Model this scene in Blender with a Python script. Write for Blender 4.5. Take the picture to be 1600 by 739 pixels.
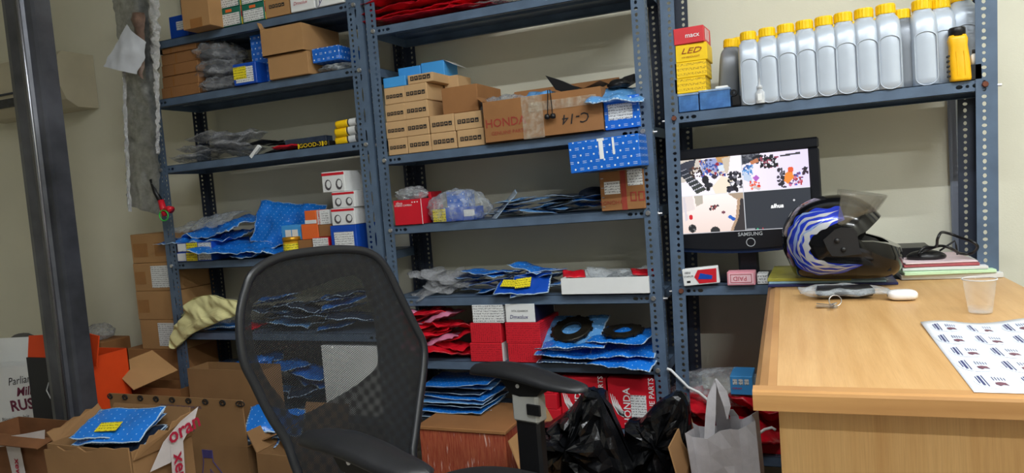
import bpy, bmesh, math, random
from math import sin, cos, pi, radians as RD, atan, sqrt
from mathutils import Vector, Matrix, noise
from mathutils.bvhtree import BVHTree
random.seed(11)
SC = bpy.context.scene
for o in list(bpy.data.objects): bpy.data.objects.remove(o)
COL = SC.collection

# ------------------------------------------------------------------ camera
FPX = 1127.822
YAW, PIT, ROL = RD(-22.96885667), RD(-3.89245146), RD(-4.47444156)
CP = Vector((1.33153701, -2.05341563, 1.06725616))
FW = Vector((sin(YAW)*cos(PIT), cos(YAW)*cos(PIT), sin(PIT)))
_r = Vector((cos(YAW), -sin(YAW), 0)); _u = _r.cross(FW)
RT = cos(ROL)*_r + sin(ROL)*_u; UP = -sin(ROL)*_r + cos(ROL)*_u
cd = bpy.data.cameras.new('camera'); cam = bpy.data.objects.new('camera', cd); COL.objects.link(cam)
cd.sensor_width = 36; cd.lens = FPX/1600*36; cd.clip_start = .02
cam.matrix_world = Matrix(((RT.x, UP.x, -FW.x, CP.x), (RT.y, UP.y, -FW.y, CP.y), (RT.z, UP.z, -FW.z, CP.z), (0, 0, 0, 1)))
SC.camera = cam
# ------------------------------------------------------------------ world, exposure
w = bpy.data.worlds.new('world'); SC.world = w; w.use_nodes = True
w.node_tree.nodes['Background'].inputs[0].default_value = (.92, .96, 1.0, 1)
w.node_tree.nodes['Background'].inputs[1].default_value = .12
SC.view_settings.view_transform = 'Standard'; SC.view_settings.look = 'None'
SC.view_settings.exposure = 0.0; SC.view_settings.gamma = 1.0; SC.view_settings.use_curve_mapping = False
TUBES = [((1.1, -1.75, 2.66), 28), ((2.4, -1.3, 2.66), 40), ((2.8, -3.2, 2.66), 54)]     # ceiling tube lights: centre, watts

# ------------------------------------------------------------------ pixel helpers (photo frame 1600 x 739)
def ray(px, py): return FW + RT*((px-800)/FPX) - UP*((py-369.5)/FPX)
def atY(px, py, Y): d = ray(px, py); return CP + d*((Y-CP.y)/d.y)
def atZ(px, py, z): d = ray(px, py); return CP + d*((z-CP.z)/d.z)
def atP(px, py, P, n): d = ray(px, py); return CP + d*((P-CP).dot(n)/d.dot(n))

# ------------------------------------------------------------------ materials
def lin(c):
    f = lambda v: (v/255/12.92) if v/255 <= .04045 else ((v/255+.055)/1.055)**2.4
    return (f(c[0]), f(c[1]), f(c[2]))
class NT:
    def __init__(s, name):
        s.m = bpy.data.materials.new(name); s.m.use_nodes = True; s.t = s.m.node_tree; s.n = s.t.nodes
        s.b = s.n['Principled BSDF']; s.tc = s.n.new('ShaderNodeTexCoord')
    def link(s, a, b): s.t.links.new(a, b)
    def put(s, sock, v):
        if hasattr(v, 'is_linked'): s.link(v, sock)
        else: sock.default_value = v
    def math(s, op, a, b=0.0, c=0.0):
        n = s.n.new('ShaderNodeMath'); n.operation = op
        s.put(n.inputs[0], a); s.put(n.inputs[1], b); s.put(n.inputs[2], c); return n.outputs[0]
    def noise(s, scale, coord='Object', detail=3, stretch=None, rough=.5):
        n = s.n.new('ShaderNodeTexNoise'); n.inputs['Scale'].default_value = scale; n.inputs['Detail'].default_value = detail
        n.inputs['Roughness'].default_value = rough
        src = s.tc.outputs[coord]
        if stretch:
            mp = s.n.new('ShaderNodeMapping'); mp.inputs['Scale'].default_value = stretch; s.link(src, mp.inputs[0]); src = mp.outputs[0]
        s.link(src, n.inputs['Vector']); return n.outputs['Fac']
    def mix(s, fac, a, b):
        n = s.n.new('ShaderNodeMix'); n.data_type = 'RGBA'
        s.put(n.inputs[0], fac)
        for sock, v in ((n.inputs[6], a), (n.inputs[7], b)):
            if hasattr(v, 'is_linked'): s.link(v, sock)
            else: sock.default_value = (*v[:3], 1)
        return n.outputs[2]
    def ramp(s, fac, lo, hi):
        n = s.n.new('ShaderNodeMapRange'); n.inputs[1].default_value = lo; n.inputs[2].default_value = hi
        s.link(fac, n.inputs[0]); return n.outputs[0]
    def bump(s, h, strength=.3, dist=.002):
        n = s.n.new('ShaderNodeBump'); n.inputs['Strength'].default_value = strength; n.inputs['Distance'].default_value = dist
        s.link(h, n.inputs['Height']); s.link(n.outputs[0], s.b.inputs['Normal'])
    def uv(s, k=1.0):
        n = s.n.new('ShaderNodeSeparateXYZ'); s.link(s.tc.outputs['UV'], n.inputs[0])
        return s.math('MULTIPLY', n.outputs[0], k), s.math('MULTIPLY', n.outputs[1], k)
    def col(s, c): s.put(s.b.inputs['Base Color'], c if hasattr(c, 'is_linked') else (*c, 1))
MATS = {}
def mat(name, c, rough=.55, metal=0, var=.1, vs=9, bump=0, bs=120, bd=.001, alpha=1, coat=0, emit=0, spec=.5, stretch=None, trans=0, ior=1.45):
    if name in MATS: return MATS[name]
    k = NT(name); L = lin(c)
    if var:
        nz = k.noise(vs, stretch=stretch, detail=4)
        k.col(k.mix(k.ramp(nz, .3, .7), tuple(v*(1-var) for v in L), tuple(min(1, v*(1+var)) for v in L)))
    else: k.col(L)
    b = k.b.inputs
    b['Roughness'].default_value = rough; b['Metallic'].default_value = metal; b['Alpha'].default_value = alpha
    b['Coat Weight'].default_value = coat; b['Specular IOR Level'].default_value = spec; b['Transmission Weight'].default_value = trans; b['IOR'].default_value = ior
    if emit: b['Emission Color'].default_value = (*L, 1); b['Emission Strength'].default_value = emit
    if bump: k.bump(k.noise(bs, stretch=stretch), bump, bd)
    MATS[name] = k.m; return k.m
def dots_mat(name, c, c2=(222, 232, 242), rough=.35, cell=.02, r=.14, crumple=0, text=True):
    k = NT(name); u, v = k.uv(1/cell)
    row = k.math('FLOOR', v); u2 = k.math('ADD', u, k.math('MULTIPLY', row, .5))
    fu = k.math('SUBTRACT', k.math('FRACT', u2), .5); fv = k.math('SUBTRACT', k.math('FRACT', v), .5)
    d = k.math('SQRT', k.math('ADD', k.math('MULTIPLY', fu, fu), k.math('MULTIPLY', fv, fv)))
    odd = k.math('MODULO', k.math('ABSOLUTE', k.math('ADD', k.math('FLOOR', u2), row)), 2.0)
    dot = k.math('MULTIPLY', k.math('LESS_THAN', d, r), k.math('GREATER_THAN', odd, .5))
    ln = k.math('MULTIPLY', k.math('LESS_THAN', k.math('ABSOLUTE', fu), .3), k.math('LESS_THAN', k.math('ABSOLUTE', k.math('SUBTRACT', k.math('ABSOLUTE', fv), .12)), .05))
    ln = k.math('MULTIPLY', k.math('MULTIPLY', ln, k.math('LESS_THAN', odd, .5)), .55 if text else 0.)
    nz = k.ramp(k.noise(7), .3, .7); L = lin(c)
    base = k.mix(nz, tuple(x*.88 for x in L), tuple(min(1, x*1.12) for x in L))
    k.col(k.mix(k.math('MAXIMUM', dot, ln), base, lin(c2)))
    k.b.inputs['Roughness'].default_value = rough
    if crumple: k.bump(k.noise(45, detail=4), crumple, .004)
    MATS[name] = k.m; return k.m
def perf_mat(name, c=(176, 200, 222)):          # white heat-sealed edge with a row of dark dots
    k = NT(name); u, v = k.uv(1/.011)
    a = k.math('SUBTRACT', k.math('FRACT', u), .5); b = k.math('SUBTRACT', k.math('FRACT', v), .5)
    d = k.math('SQRT', k.math('ADD', k.math('MULTIPLY', a, a), k.math('MULTIPLY', b, b)))
    k.col(k.mix(k.math('LESS_THAN', d, .2), lin(c), lin((60, 110, 170)))); k.b.inputs['Roughness'].default_value = .35
    MATS[name] = k.m; return k.m
def film_mat(name, c, alpha=.3, rough=.18, wr=.9, ws=35, gain=.45):
    k = NT(name); k.col(lin(c)); k.b.inputs['Roughness'].default_value = rough
    nz = k.noise(ws, detail=5, rough=.6); k.bump(nz, wr, .006)
    lw = k.n.new('ShaderNodeLayerWeight'); lw.inputs[0].default_value = .45
    a = k.math('ADD', k.math('MULTIPLY', k.ramp(nz, .42, .75), gain), k.math('ADD', alpha, k.math('MULTIPLY', lw.outputs['Facing'], .25)))
    k.link(k.math('MINIMUM', a, 1.0), k.b.inputs['Alpha'])
    MATS[name] = k.m; return k.m
def lines_mat(name, c, c2, cell=.006, rough=.5, vert=False):   # rows of tiny printing
    k = NT(name); u, v = k.uv(1/cell)
    if vert: u, v = v, u
    nz = k.n.new('ShaderNodeTexNoise'); nz.inputs['Scale'].default_value = 260; k.link(k.tc.outputs['UV'], nz.inputs['Vector'])
    t = k.math('MULTIPLY', k.math('GREATER_THAN', k.math('FRACT', v), .5), k.math('GREATER_THAN', nz.outputs['Fac'], .5))
    k.col(k.mix(k.math('MULTIPLY', t, .75), lin(c), lin(c2))); k.b.inputs['Roughness'].default_value = rough
    MATS[name] = k.m; return k.m

m_rack = mat('rack_paint', (84, 102, 124), .42, .0, .16, 14, .1, 300, .0006)
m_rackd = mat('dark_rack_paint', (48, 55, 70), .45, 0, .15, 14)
m_zinc = mat('zinc_bolt', (205, 205, 205), .3, .9, .1)
m_rust = mat('rusty_bolt', (110, 66, 50), .8, .3, .2, 60)
m_wall = mat('wall_paint', (222, 219, 200), .75, 0, .05, 2.5, .25, 220, .0012)
m_ceil = mat('ceiling_paint', (225, 224, 218), .8, 0, .03)
m_floor = mat('floor_tile', (150, 142, 130), .35, 0, .1, 3)
m_brown = mat('kraft_board', (176, 134, 88), .8, 0, .1, 6, .12, 260, .0006)
m_brown2 = mat('dark_kraft_board', (150, 104, 62), .8, 0, .12, 7, .12, 260, .0006)
m_brown3 = mat('pale_kraft_board', (196, 160, 116), .8, 0, .08, 6, .12, 260, .0006)
m_fk = mat('dimmed_kraft_board', (146, 110, 72), .85, 0, .14, 5, .12, 260, .0006)  # kraft darkened so the floor cartons carry the dim corner light in their colour
m_tape = mat('parcel_tape', (158, 108, 58), .25, 0, .12, 20)
m_ctape = film_mat('clear_tape', (225, 215, 195), .08, .12, .6, 60, .28)
m_white = mat('white_board', (232, 234, 234), .55, 0, .04, 8)
m_label = mat('white_label', (228, 230, 230), .5, 0, .03)
m_ink = mat('black_ink', (28, 28, 30), .6, 0, 0)
m_inkr = mat('faded_red_ink', (150, 58, 44), .7, 0, .15, 60)
m_inkred = mat('red_ink', (176, 30, 60), .6, 0, .1)
m_inkp = mat('violet_ink', (70, 62, 118), .7, 0, .15, 60)
m_inkw = mat('white_ink', (238, 238, 238), .5, 0, 0)
m_yellow = mat('yellow_sticker', (236, 216, 40), .5, 0, .06, 40)
m_blue = dots_mat('printed_blue_carton', (22, 104, 206), rough=.38, cell=.019)
m_blue2 = mat('plain_light_blue_board', (70, 158, 228), .45, 0, .06)
m_dblue = mat('deep_blue_board', (18, 74, 178), .4, 0, .08)
m_bluebag = dots_mat('printed_blue_film', (30, 118, 214), rough=.2, cell=.014, r=.12, crumple=.7, text=False, c2=(150, 196, 236))
m_bluebag2 = dots_mat('printed_pale_blue_film', (92, 150, 206), rough=.2, cell=.014, r=.12, crumple=.7, text=False, c2=(170, 205, 236))
m_dbag = mat('dark_parts_film', (44, 56, 76), .22, 0, .35, 30, .5, 50, .004)
m_edge = perf_mat('perforated_white_edge')
m_redbag = mat('red_film', (196, 22, 38), .2, 0, .28, 22, .6, 45, .005)
m_pinkbag = mat('pink_film', (196, 120, 150), .25, 0, .2, 22, .6, 45, .005)
m_red = mat('red_carton', (206, 26, 44), .45, 0, .06)
m_redln = lines_mat('red_printed_carton', (212, 28, 46), (150, 8, 26), .007)
m_redlnv = lines_mat('red_printed_carton_rows', (212, 28, 46), (150, 8, 26), .007, vert=True)
m_film = film_mat('clear_film', (205, 212, 216), .1, .15, .9)
m_gfilm = film_mat('grey_film', (176, 178, 182), .16, .13, 1., 34)
m_dark = mat('dark_content', (42, 46, 54), .4, 0, .5, 60)
m_black = mat('black_plastic', (22, 22, 24), .38, 0, .1)
m_blackg = mat('gloss_black', (10, 10, 12), .13, 0, .0, coat=.1, spec=.4)
m_bbag = mat('black_bin_film', (14, 15, 17), .24, 0, .2, 20, .5, 26, .006)
m_green = mat('green_print', (24, 110, 92), .45, 0, .05)
m_orange = mat('orange_print', (236, 110, 50), .5, 0, .05)
m_orangeb = mat('orange_board', (232, 74, 22), .6, 0, .06)
m_prt = lines_mat('printed_label', (228, 230, 230), (70, 70, 78), .008)
m_prty = lines_mat('printed_yellow_sticker', (238, 220, 40), (70, 62, 20), .009)
m_yel = mat('yellow_carton', (244, 204, 26), .45, 0, .04)
m_yelp = lines_mat('printed_yellow_carton', (244, 204, 26), (170, 120, 20), .013)
m_grey = mat('grey_bottle', (186, 196, 208), .32, .15, .05, 12)
m_greyd = mat('dark_grey_bottle', (122, 128, 136), .35, .2, .06, 12)
m_cap = mat('yellow_cap', (248, 200, 16), .4, 0, .04)

# ------------------------------------------------------------------ mesh helpers
class MB:
    def __init__(s): s.v = []; s.f = []; s.mi = []
    def add(s, vs, fs, mi=0):
        b = len(s.v); s.v += [tuple(x) for x in vs]; s.f += [tuple(b+i for i in f) for f in fs]; s.mi += [mi]*len(fs); return s
    def box(s, x0, x1, y0, y1, z0, z1, mi=0, M=None):
        vs = [Vector(p) for p in ((x0,y0,z0),(x1,y0,z0),(x1,y1,z0),(x0,y1,z0),(x0,y0,z1),(x1,y0,z1),(x1,y1,z1),(x0,y1,z1))]
        if M is not None: vs = [M @ p for p in vs]
        return s.add(vs, [(0,3,2,1),(4,5,6,7),(0,1,5,4),(1,2,6,5),(2,3,7,6),(3,0,4,7)], mi)
    def cbox(s, x0, x1, y0, y1, z0, z1, c=.002, M=None):         # box with chamfered edges
        c = min(c, (x1-x0)*.3, (y1-y0)*.3, (z1-z0)*.3)
        X = (x0, x1); Y = (y0, y1); Z = (z0, z1); vs = []; idx = {}
        sg = lambda i: 1 if i == 0 else -1
        for i in (0, 1):
            for j in (0, 1):
                for k in (0, 1):
                    for a in range(3):
                        p = Vector((X[i]+(0 if a == 0 else c*sg(i)), Y[j]+(0 if a == 1 else c*sg(j)), Z[k]+(0 if a == 2 else c*sg(k))))
                        idx[i, j, k, a] = len(vs); vs.append(M @ p if M is not None else p)
        fs = []; g = lambda *q: idx[q]
        for i in (0, 1):
            q = [g(i,0,0,0), g(i,1,0,0), g(i,1,1,0), g(i,0,1,0)]; fs.append(q if i else q[::-1])
            q = [g(0,i,0,1), g(0,i,1,1), g(1,i,1,1), g(1,i,0,1)]; fs.append(q if i else q[::-1])
            q = [g(0,0,i,2), g(1,0,i,2), g(1,1,i,2), g(0,1,i,2)]; fs.append(q if i else q[::-1])
        for i in (0, 1):
            for j in (0, 1):
                fl = (i+j) % 2
                q = [g(i,j,0,0), g(i,j,0,1), g(i,j,1,1), g(i,j,1,0)]; fs.append(q if fl else q[::-1])
                q = [g(i,0,j,0), g(i,1,j,0), g(i,1,j,2), g(i,0,j,2)]; fs.append(q if not fl else q[::-1])
                q = [g(0,i,j,1), g(1,i,j,1), g(1,i,j,2), g(0,i,j,2)]; fs.append(q if fl else q[::-1])
                for k in (0, 1):
                    q = [g(i,j,k,0), g(i,j,k,1), g(i,j,k,2)]; fs.append(q if (i+j+k) % 2 else q[::-1])
        return s.add(vs, fs)
    def quad(s, a, b, c, d, mi=0): return s.add([a, b, c, d], [(0, 1, 2, 3)], mi)
    def tube(s, P, r, n=8, closed=False, rv=None, caps=True):     # r float or list; rv = squash factor of second axis
        P = [Vector(p) for p in P]; N = len(P); rings = []
        up = Vector((0, 0, 1)); a0 = None
        for i, p in enumerate(P):
            t = (P[(i+1) % N]-P[i-1]) if closed else (P[min(i+1, N-1)]-P[max(i-1, 0)])
            t.normalize()
            if a0 is None:
                a0 = t.cross(up)
                if a0.length < .05: a0 = t.cross(Vector((1, 0, 0)))
            a0 = a0 - t*a0.dot(t); a0.normalize(); b = t.cross(a0)
            rr = r[i] if isinstance(r, (list, tuple)) else r
            rings.append([p + a0*cos(2*pi*k/n)*rr + b*sin(2*pi*k/n)*rr*(rv or 1) for k in range(n)])
        vs = [q for R in rings for q in R]; fs = []
        for i in range(N if closed else N-1):
            j = (i+1) % N
            for k in range(n): fs.append((i*n+k, i*n+(k+1) % n, j*n+(k+1) % n, j*n+k))
        if not closed and caps: fs += [tuple(range(n))[::-1], tuple((N-1)*n+k for k in range(n))]
        return s.add(vs, fs)
    def lathe(s, prof, n=24, c=(0, 0, 0), sx=1, sy=1, cap=True):
        vs = []; fs = []; m = len(prof)
        for r, z in prof:
            for k in range(n): vs.append((c[0]+r*cos(2*pi*k/n)*sx, c[1]+r*sin(2*pi*k/n)*sy, c[2]+z))
        for i in range(m-1):
            for k in range(n): fs.append((i*n+k, i*n+(k+1) % n, (i+1)*n+(k+1) % n, (i+1)*n+k))
        if cap: fs += [tuple(range(n))[::-1], tuple((m-1)*n+k for k in range(n))]
        return s.add(vs, fs)
    def prism(s, poly, d, M=None):                                # polygon in XZ extruded along +Y
        n = len(poly); vs = [Vector((x, 0, z)) for x, z in poly]+[Vector((x, d, z)) for x, z in poly]
        if M is not None: vs = [M @ p for p in vs]
        return s.add(vs, [tuple(range(n)), tuple(range(n, 2*n))[::-1]]+[(i, i+n, (i+1) % n+n, (i+1) % n) for i in range(n)])
    def mesh(s, name, mats, smooth=False, uv=None):
        me = bpy.data.meshes.new(name); me.from_pydata(s.v, [], s.f)
        for m in (mats if isinstance(mats, (list, tuple)) else [mats]): me.materials.append(m)
        if any(s.mi): me.polygons.foreach_set('material_index', s.mi)
        L = me.uv_layers.new(name='UVMap').data
        for p in me.polygons:
            n = p.normal; a = max(range(3), key=lambda i: abs(n[i]))
            for li in p.loop_indices:
                vi = me.loops[li].vertex_index; c = s.v[vi]
                L[li].uv = uv[vi] if uv else ((c[1], c[2]) if a == 0 else (c[0], c[2]) if a == 1 else (c[0], c[1]))
        if smooth: me.polygons.foreach_set('use_smooth', [True]*len(me.polygons))
        me.update(); return me
    def build(s, name, mats, parent=None, smooth=False, loc=None, rot=None, uv=None):
        return link(name, s.mesh(name, mats, smooth, uv), parent, loc, rot)
def link(name, me, parent=None, loc=None, rot=None, scale=None):
    o = bpy.data.objects.new(name, me); COL.objects.link(o)
    if parent: o.parent = parent
    if loc is not None: o.location = loc
    if rot is not None: o.rotation_euler = rot
    if scale is not None: o.scale = scale
    return o
def tag(o, label, cat, group=None, kind=None):
    if label: o['label'] = label
    if cat: o['category'] = cat
    if group: o['group'] = group
    if kind: o['kind'] = kind
    return o
def empty(name, label, cat, loc=(0, 0, 0), rot=(0, 0, 0), group=None):
    o = bpy.data.objects.new(name, None); COL.objects.link(o); o.location = loc; o.rotation_euler = rot; o.empty_display_size = .05
    return tag(o, label, cat, group)
def struct(name, mb, m, parent=None, **k):
    o = mb.build(name, m, parent, **k); o['kind'] = 'structure'; return o
TXT = {}
def text(s, size, m, parent, loc, rot=(pi/2, 0, 0), align='CENTER', name='lettering', shear=0, sx=1, bold=.0):
    key = (s, size, align, shear, bold)
    if key not in TXT:
        c = bpy.data.curves.new('t', 'FONT'); c.body = s; c.size = size; c.align_x = align; c.align_y = 'CENTER'; c.shear = shear; c.resolution_u = 2; c.offset = bold*size
        t = bpy.data.objects.new('t', c); COL.objects.link(t); bpy.context.view_layer.update()
        me = bpy.data.meshes.new_from_object(t); bpy.data.objects.remove(t); TXT[key] = me
    me = TXT[key]
    if me.materials and me.materials[0] != m: me = me.copy(); me.materials.clear()
    if not me.materials: me.materials.append(m)
    return link(name, me, parent, loc, rot, (sx, 1, 1))
def sheet(name, m, parent, x0, x1, z0, z1, y=-.0009, M=None, t=.0005):     # thin printed label on the front face
    return MB().box(x0, x1, y, y+t, z0, z1, M=M).build(name, m, parent)
def fbmn(p, o=4):
    a = 1; t = 0; q = Vector(p)
    for i in range(o): t += a*noise.noise(q); q = q*2.03+Vector((3.1, 1.7, 9.2)); a *= .5
    return t
def crs(p):                                                      # sharp creases between cells
    d = noise.voronoi(p)[0]; return min(1., d[1]-d[0])
def bag_mesh(name, w, h, t, cr, seed, mats, nx=16, ny=12, edge=True, bend=0, ragged=.0):
    def gr(i, n_, L_):                                          # narrow outermost cells: the sealed edge
        k_ = 2*.0042/L_; return -1 if i == 0 else 1 if i == n_ else -1+k_+(2-2*k_)*(i-1)/(n_-2)
    mb = MB(); uv = []; idx = {}; rnd = Vector((seed*7.13, seed*3.7, seed*1.9)); vs = []; fs = []; mi = []
    for side in (0, 1):
        for j in range(ny+1):
            for i in range(nx+1):
                bd = i in (0, nx) or j in (0, ny)
                if side and bd: idx[1, i, j] = idx[0, i, j]; continue
                u = gr(i, nx, w); v = gr(j, ny, h); x = u*w/2; y = v*h/2
                e = (1-abs(u)**5)*(1-abs(v)**5)
                base = cr*fbmn(Vector((x*11, y*11, 0))+rnd) + cr*.7*abs(noise.noise(Vector((x*26, y*26, 5))+rnd)) + bend*(u*u)
                base += cr*1.1*(crs(Vector((x*13, y*13, 1))+rnd)-.25)
                z = base + (1 if side == 0 else -1)*t/2*e*(.7+.5*noise.noise(Vector((x*17, y*17, side*4))+rnd))
                x += ragged*noise.noise(Vector((y*40, u, 2))+rnd); y += ragged*noise.noise(Vector((x*40, v, 7))+rnd)
                idx[side, i, j] = len(vs); vs.append((x, y, z)); uv.append((x, y))
    for side in (0, 1):
        for j in range(ny):
            for i in range(nx):
                q = [idx[side, i, j], idx[side, i+1, j], idx[side, i+1, j+1], idx[side, i, j+1]]
                fs.append(tuple(q if side == 0 else q[::-1])); mi.append(1 if edge and (i in (0, nx-1) or j in (0, ny-1)) else 0)
    zm = min(v[2] for v in vs); vs = [(a, b, c-zm) for a, b, c in vs]
    mb.v = vs; mb.f = fs; mb.mi = mi
    return mb.mesh(name, mats, True, uv)
def blob_mesh(name, sx, sy, sz, amp, seed, m, sub=4, fr=4., ridge=.5, flat=True, tz=0):
    bm = bmesh.new(); bmesh.ops.create_icosphere(bm, subdivisions=sub, radius=1)
    rnd = Vector((seed*5.1, seed*2.3, seed*8.7))
    for v in bm.verts:
        p = v.co.copy(); n = fbmn(p*fr*.5+rnd, 4); q = 1-abs(noise.noise(p*fr+rnd))*2
        d = 1+amp*(n*(1-ridge)+q*ridge*.8)
        p = p*d
        if tz: k = (p.z+1)/2; p.x *= 1-tz*k; p.y *= 1-tz*k
        if flat and p.z < -.72: p.z = -.72+(p.z+.72)*.1
        v.co = Vector((p.x*sx, p.y*sy, (p.z+.74)*sz))
    me = bpy.data.meshes.new(name); bm.to_mesh(me); bm.free(); me.materials.append(m)
    me.polygons.foreach_set('use_smooth', [True]*len(me.polygons)); return me
# ================================================================== the room
WY = .285                                                       # face of the back wall
struct('floor', MB().box(-3.2, 3.4, -4.2, WY+.1, -.06, 0), m_floor)
struct('ceiling', MB().box(-3.2, 3.4, -4.2, WY+.1, 2.75, 2.82), m_ceil)
struct('wall_back', MB().box(-3.2, 3.4, WY, WY+.12, 0, 2.75), m_wall)
struct('wall_left', MB().box(-3.2, -3.08, -4.2, WY, 0, 2.75), m_wall)
struct('wall_right', MB().box(3.3, 3.4, -4.2, WY, 0, 2.75), m_wall)
wf = MB(); wf.box(-3.08, -1.9, -4.2, -4.08, 0, 2.75); wf.box(2.9, 3.3, -4.2, -4.08, 0, 2.75); wf.box(-1.9, 2.9, -4.2, -4.08, 2.45, 2.75)
struct('wall_front', wf, m_wall)                                # wide unseen opening, added to let in soft frontal fill light
xs_ = atY(1488, 200, WY).x
struct('trim_1', MB().cbox(xs_-.011, xs_+.011, WY-.016, WY+.002, .05, 2.7, .004), mat('grey_conduit', (150, 158, 176), .4, 0, .05))
m_tube = mat('tube_glow', (246, 250, 255), .4, 0, 0, emit=16)
for i, (c, W_) in enumerate(TUBES):
    t = empty('tube_light', ['ceiling tube light above the chair', 'ceiling tube light above the desk', 'ceiling tube light behind the camera'][i], 'ceiling light', (c[0], c[1], 2.75))
    MB().cbox(-.62, .62, -.03, .03, -.045, 0, .006).build('housing', m_white, t)
    MB().tube([(-.59, 0, -.075), (.59, 0, -.075)], .013, 12).build('tube', m_tube, t)
    mb = MB()
    for s in (-1, 1): mb.cbox(s*.6-.012, s*.6+.012, -.016, .016, -.095, -.04, .003)
    mb.build('socket', m_white, t)
    ld = bpy.data.lights.new('tube_lamp', 'AREA'); ld.shape = 'RECTANGLE'; ld.size = 1.16; ld.size_y = .03; ld.energy = W_; ld.color = (.93, .97, 1.0)
    lo = bpy.data.objects.new('tube_lamp', ld); COL.objects.link(lo); lo.parent = t; lo.location = (0, 0, -.092)

# ================================================================== slotted-angle racks
def ring(a, b, n): return [(a*cos(2*pi*(k+.5)/n), b*sin(2*pi*(k+.5)/n)) for k in range(n)]
def cell(mb, O, U, V, N, u0, u1, v0, v1, ru, rv, t):
    """one rectangle of sheet (u across, v along) with an oval hole; N = thickness direction"""
    O, U, V, N = Vector(O), Vector(U), Vector(V), Vector(N)
    P = lambda u, v, k: O+U*u+V*v+N*(t*k)
    if ru == 0:
        for k in (0, 1):
            mb.add([P(u0, v0, k), P(u1, v0, k), P(u1, v1, k), P(u0, v1, k)], [(0, 1, 2, 3) if k == 0 else (3, 2, 1, 0)])
        return
    cu, cv = (u0+u1)/2, (v0+v1)/2
    H = [(cu+ru*cos(pi/4*k), cv+rv*sin(pi/4*k)) for k in range(8)]
    R = [(u1, cv), (u1, v1), (cu, v1), (u0, v1), (u0, cv), (u0, v0), (cu, v0), (u1, v0)]
    vs = [P(*h, 0) for h in H]+[P(*r, 0) for r in R]+[P(*h, 1) for h in H]+[P(*r, 1) for r in R]
    fs = []
    for k in range(8):
        j = (k+1) % 8
        fs += [(8+k, 8+j, j, k), (16+k, 16+j, 24+j, 24+k), (k, j, 16+j, 16+k)]
    mb.add(vs, fs)
PITCH = .0172
def upright_mesh(name, sx, sy, wide, H, m, fa=.039, fb=.038):
    """outer corner on the z axis; one flange towards sx along x, one towards sy along y"""
    mb = MB(); t = .002; pat = [(.0046, .0058), (.0058, .0044), (.0044, .0056), (.004, .004)]
    nz = int(H/PITCH)
    for i in range(nz):
        z0, z1 = i*PITCH, (i+1)*PITCH; a, b = pat[i % 4]
        f0, f1 = (.016, .016+.022) if wide else (.010, fa-.001)
        X, Y, Z = (sx, 0, 0), (0, sy, 0), (0, 0, 1)
        cell(mb, (0, 0, 0), X, Z, Y, 0, f0-(0), z0, z1, 0, 0, t)
        if wide:
            if i % 4 == 0 and i+4 <= nz: cell(mb, (0, 0, 0), X, Z, Y, f0, f0+.014, z0, z0+4*PITCH, .0036, .025, t)
            cell(mb, (0, 0, 0), X, Z, Y, f0+.014, f0+.040, z0, z1, a, b, t)
        else: cell(mb, (0, 0, 0), X, Z, Y, f0, f1, z0, z1, a, b, t)
        cell(mb, (0, 0, 0), Y, Z, X, 0, .010, z0, z1, 0, 0, t)
        cell(mb, (0, 0, 0), Y, Z, X, .010, fb, z0, z1, a, b, t)
    return mb.mesh(name, m)
def shelf_mesh(W, D, lip, m):
    mb = MB(); t = .0015
    mb.box(0, W, 0, D, -t, 0)
    cells = [(0, .034, 0), (.034, .052, .0058), (.052, .066, .004), (.066, .086, .0078), (.086, W/2, 0)]
    for mir in (0, 1):
        for a, b, r in cells:
            u0, u1 = (a, b) if not mir else (W-b, W-a)
            cell(mb, (0, 0, 0), (1, 0, 0), (0, 0, 1), (0, 1, 0), u0, u1, -lip, 0, r, min(r, .0052), t)
    mb.box(0, W, 0, .014, -lip, -lip+t)
    mb.box(0, W, D-t, D, -lip, 0); mb.box(0, W, D-.014, D, -lip, -lip+t)
    mb.box(0, t, 0, D, -lip, 0); mb.box(W-t, W, 0, D, -lip, 0)
    mb.box(.04, W-.04, D*.5-.012, D*.5+.012, -lip*.5, -t)
    return mb.mesh('shelf', m)
ZO = .70; LIP = .029; DEP = .243
RX = {'L': (-1.0003, -.0123), 'M': (0., .914), 'R': (.9417, 1.7310)}
LEAN = {'LL': -.001, 'LR': 0., 'ML': .002, 'MR': .002, 'RL': .021, 'RR': .022}
SHZ = {'M1': (.8926, -.0018), 'M2': (.4768, .0096), 'M3': (.2445, .0087), 'M4': (0, .0031), 'M5': (-.2111, .0023), 'M6': (-.405, .0),
       'L1': (.9893, .0014), 'L2': (.7754, .0031), 'L3': (.5269, .0097), 'L4': (.1518, .0005), 'L5': (-.1236, .0003), 'L6': (-.415, 0),
       'R1': (.5085, .0018), 'R2': (.0223, .0007), 'R3': (-.46, 0)}
def top(sh, X):
    z, t = SHZ[sh]; a, b = RX[sh[0]]; return ZO+z+LIP+t*(X-(a+b)/2)
RLAB = {'L': 'blue-grey slotted-angle rack beside the foil strip, leftmost of three', 'M': 'blue-grey slotted-angle rack behind the office chair, middle of three',
        'R': 'blue-grey slotted-angle rack holding the oil bottles and monitor'}
bolt_me = MB().lathe([(.0, -.006), (.0062, -.006), (.0066, -.0035), (.0066, -.001), (.0075, -.001), (.0075, 0), (.0035, 0), (.0035, .010), (.0, .010)], 8).mesh('bolt', m_zinc, False)
bolt_r = bolt_me.copy(); bolt_r.materials[0] = m_rust
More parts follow.
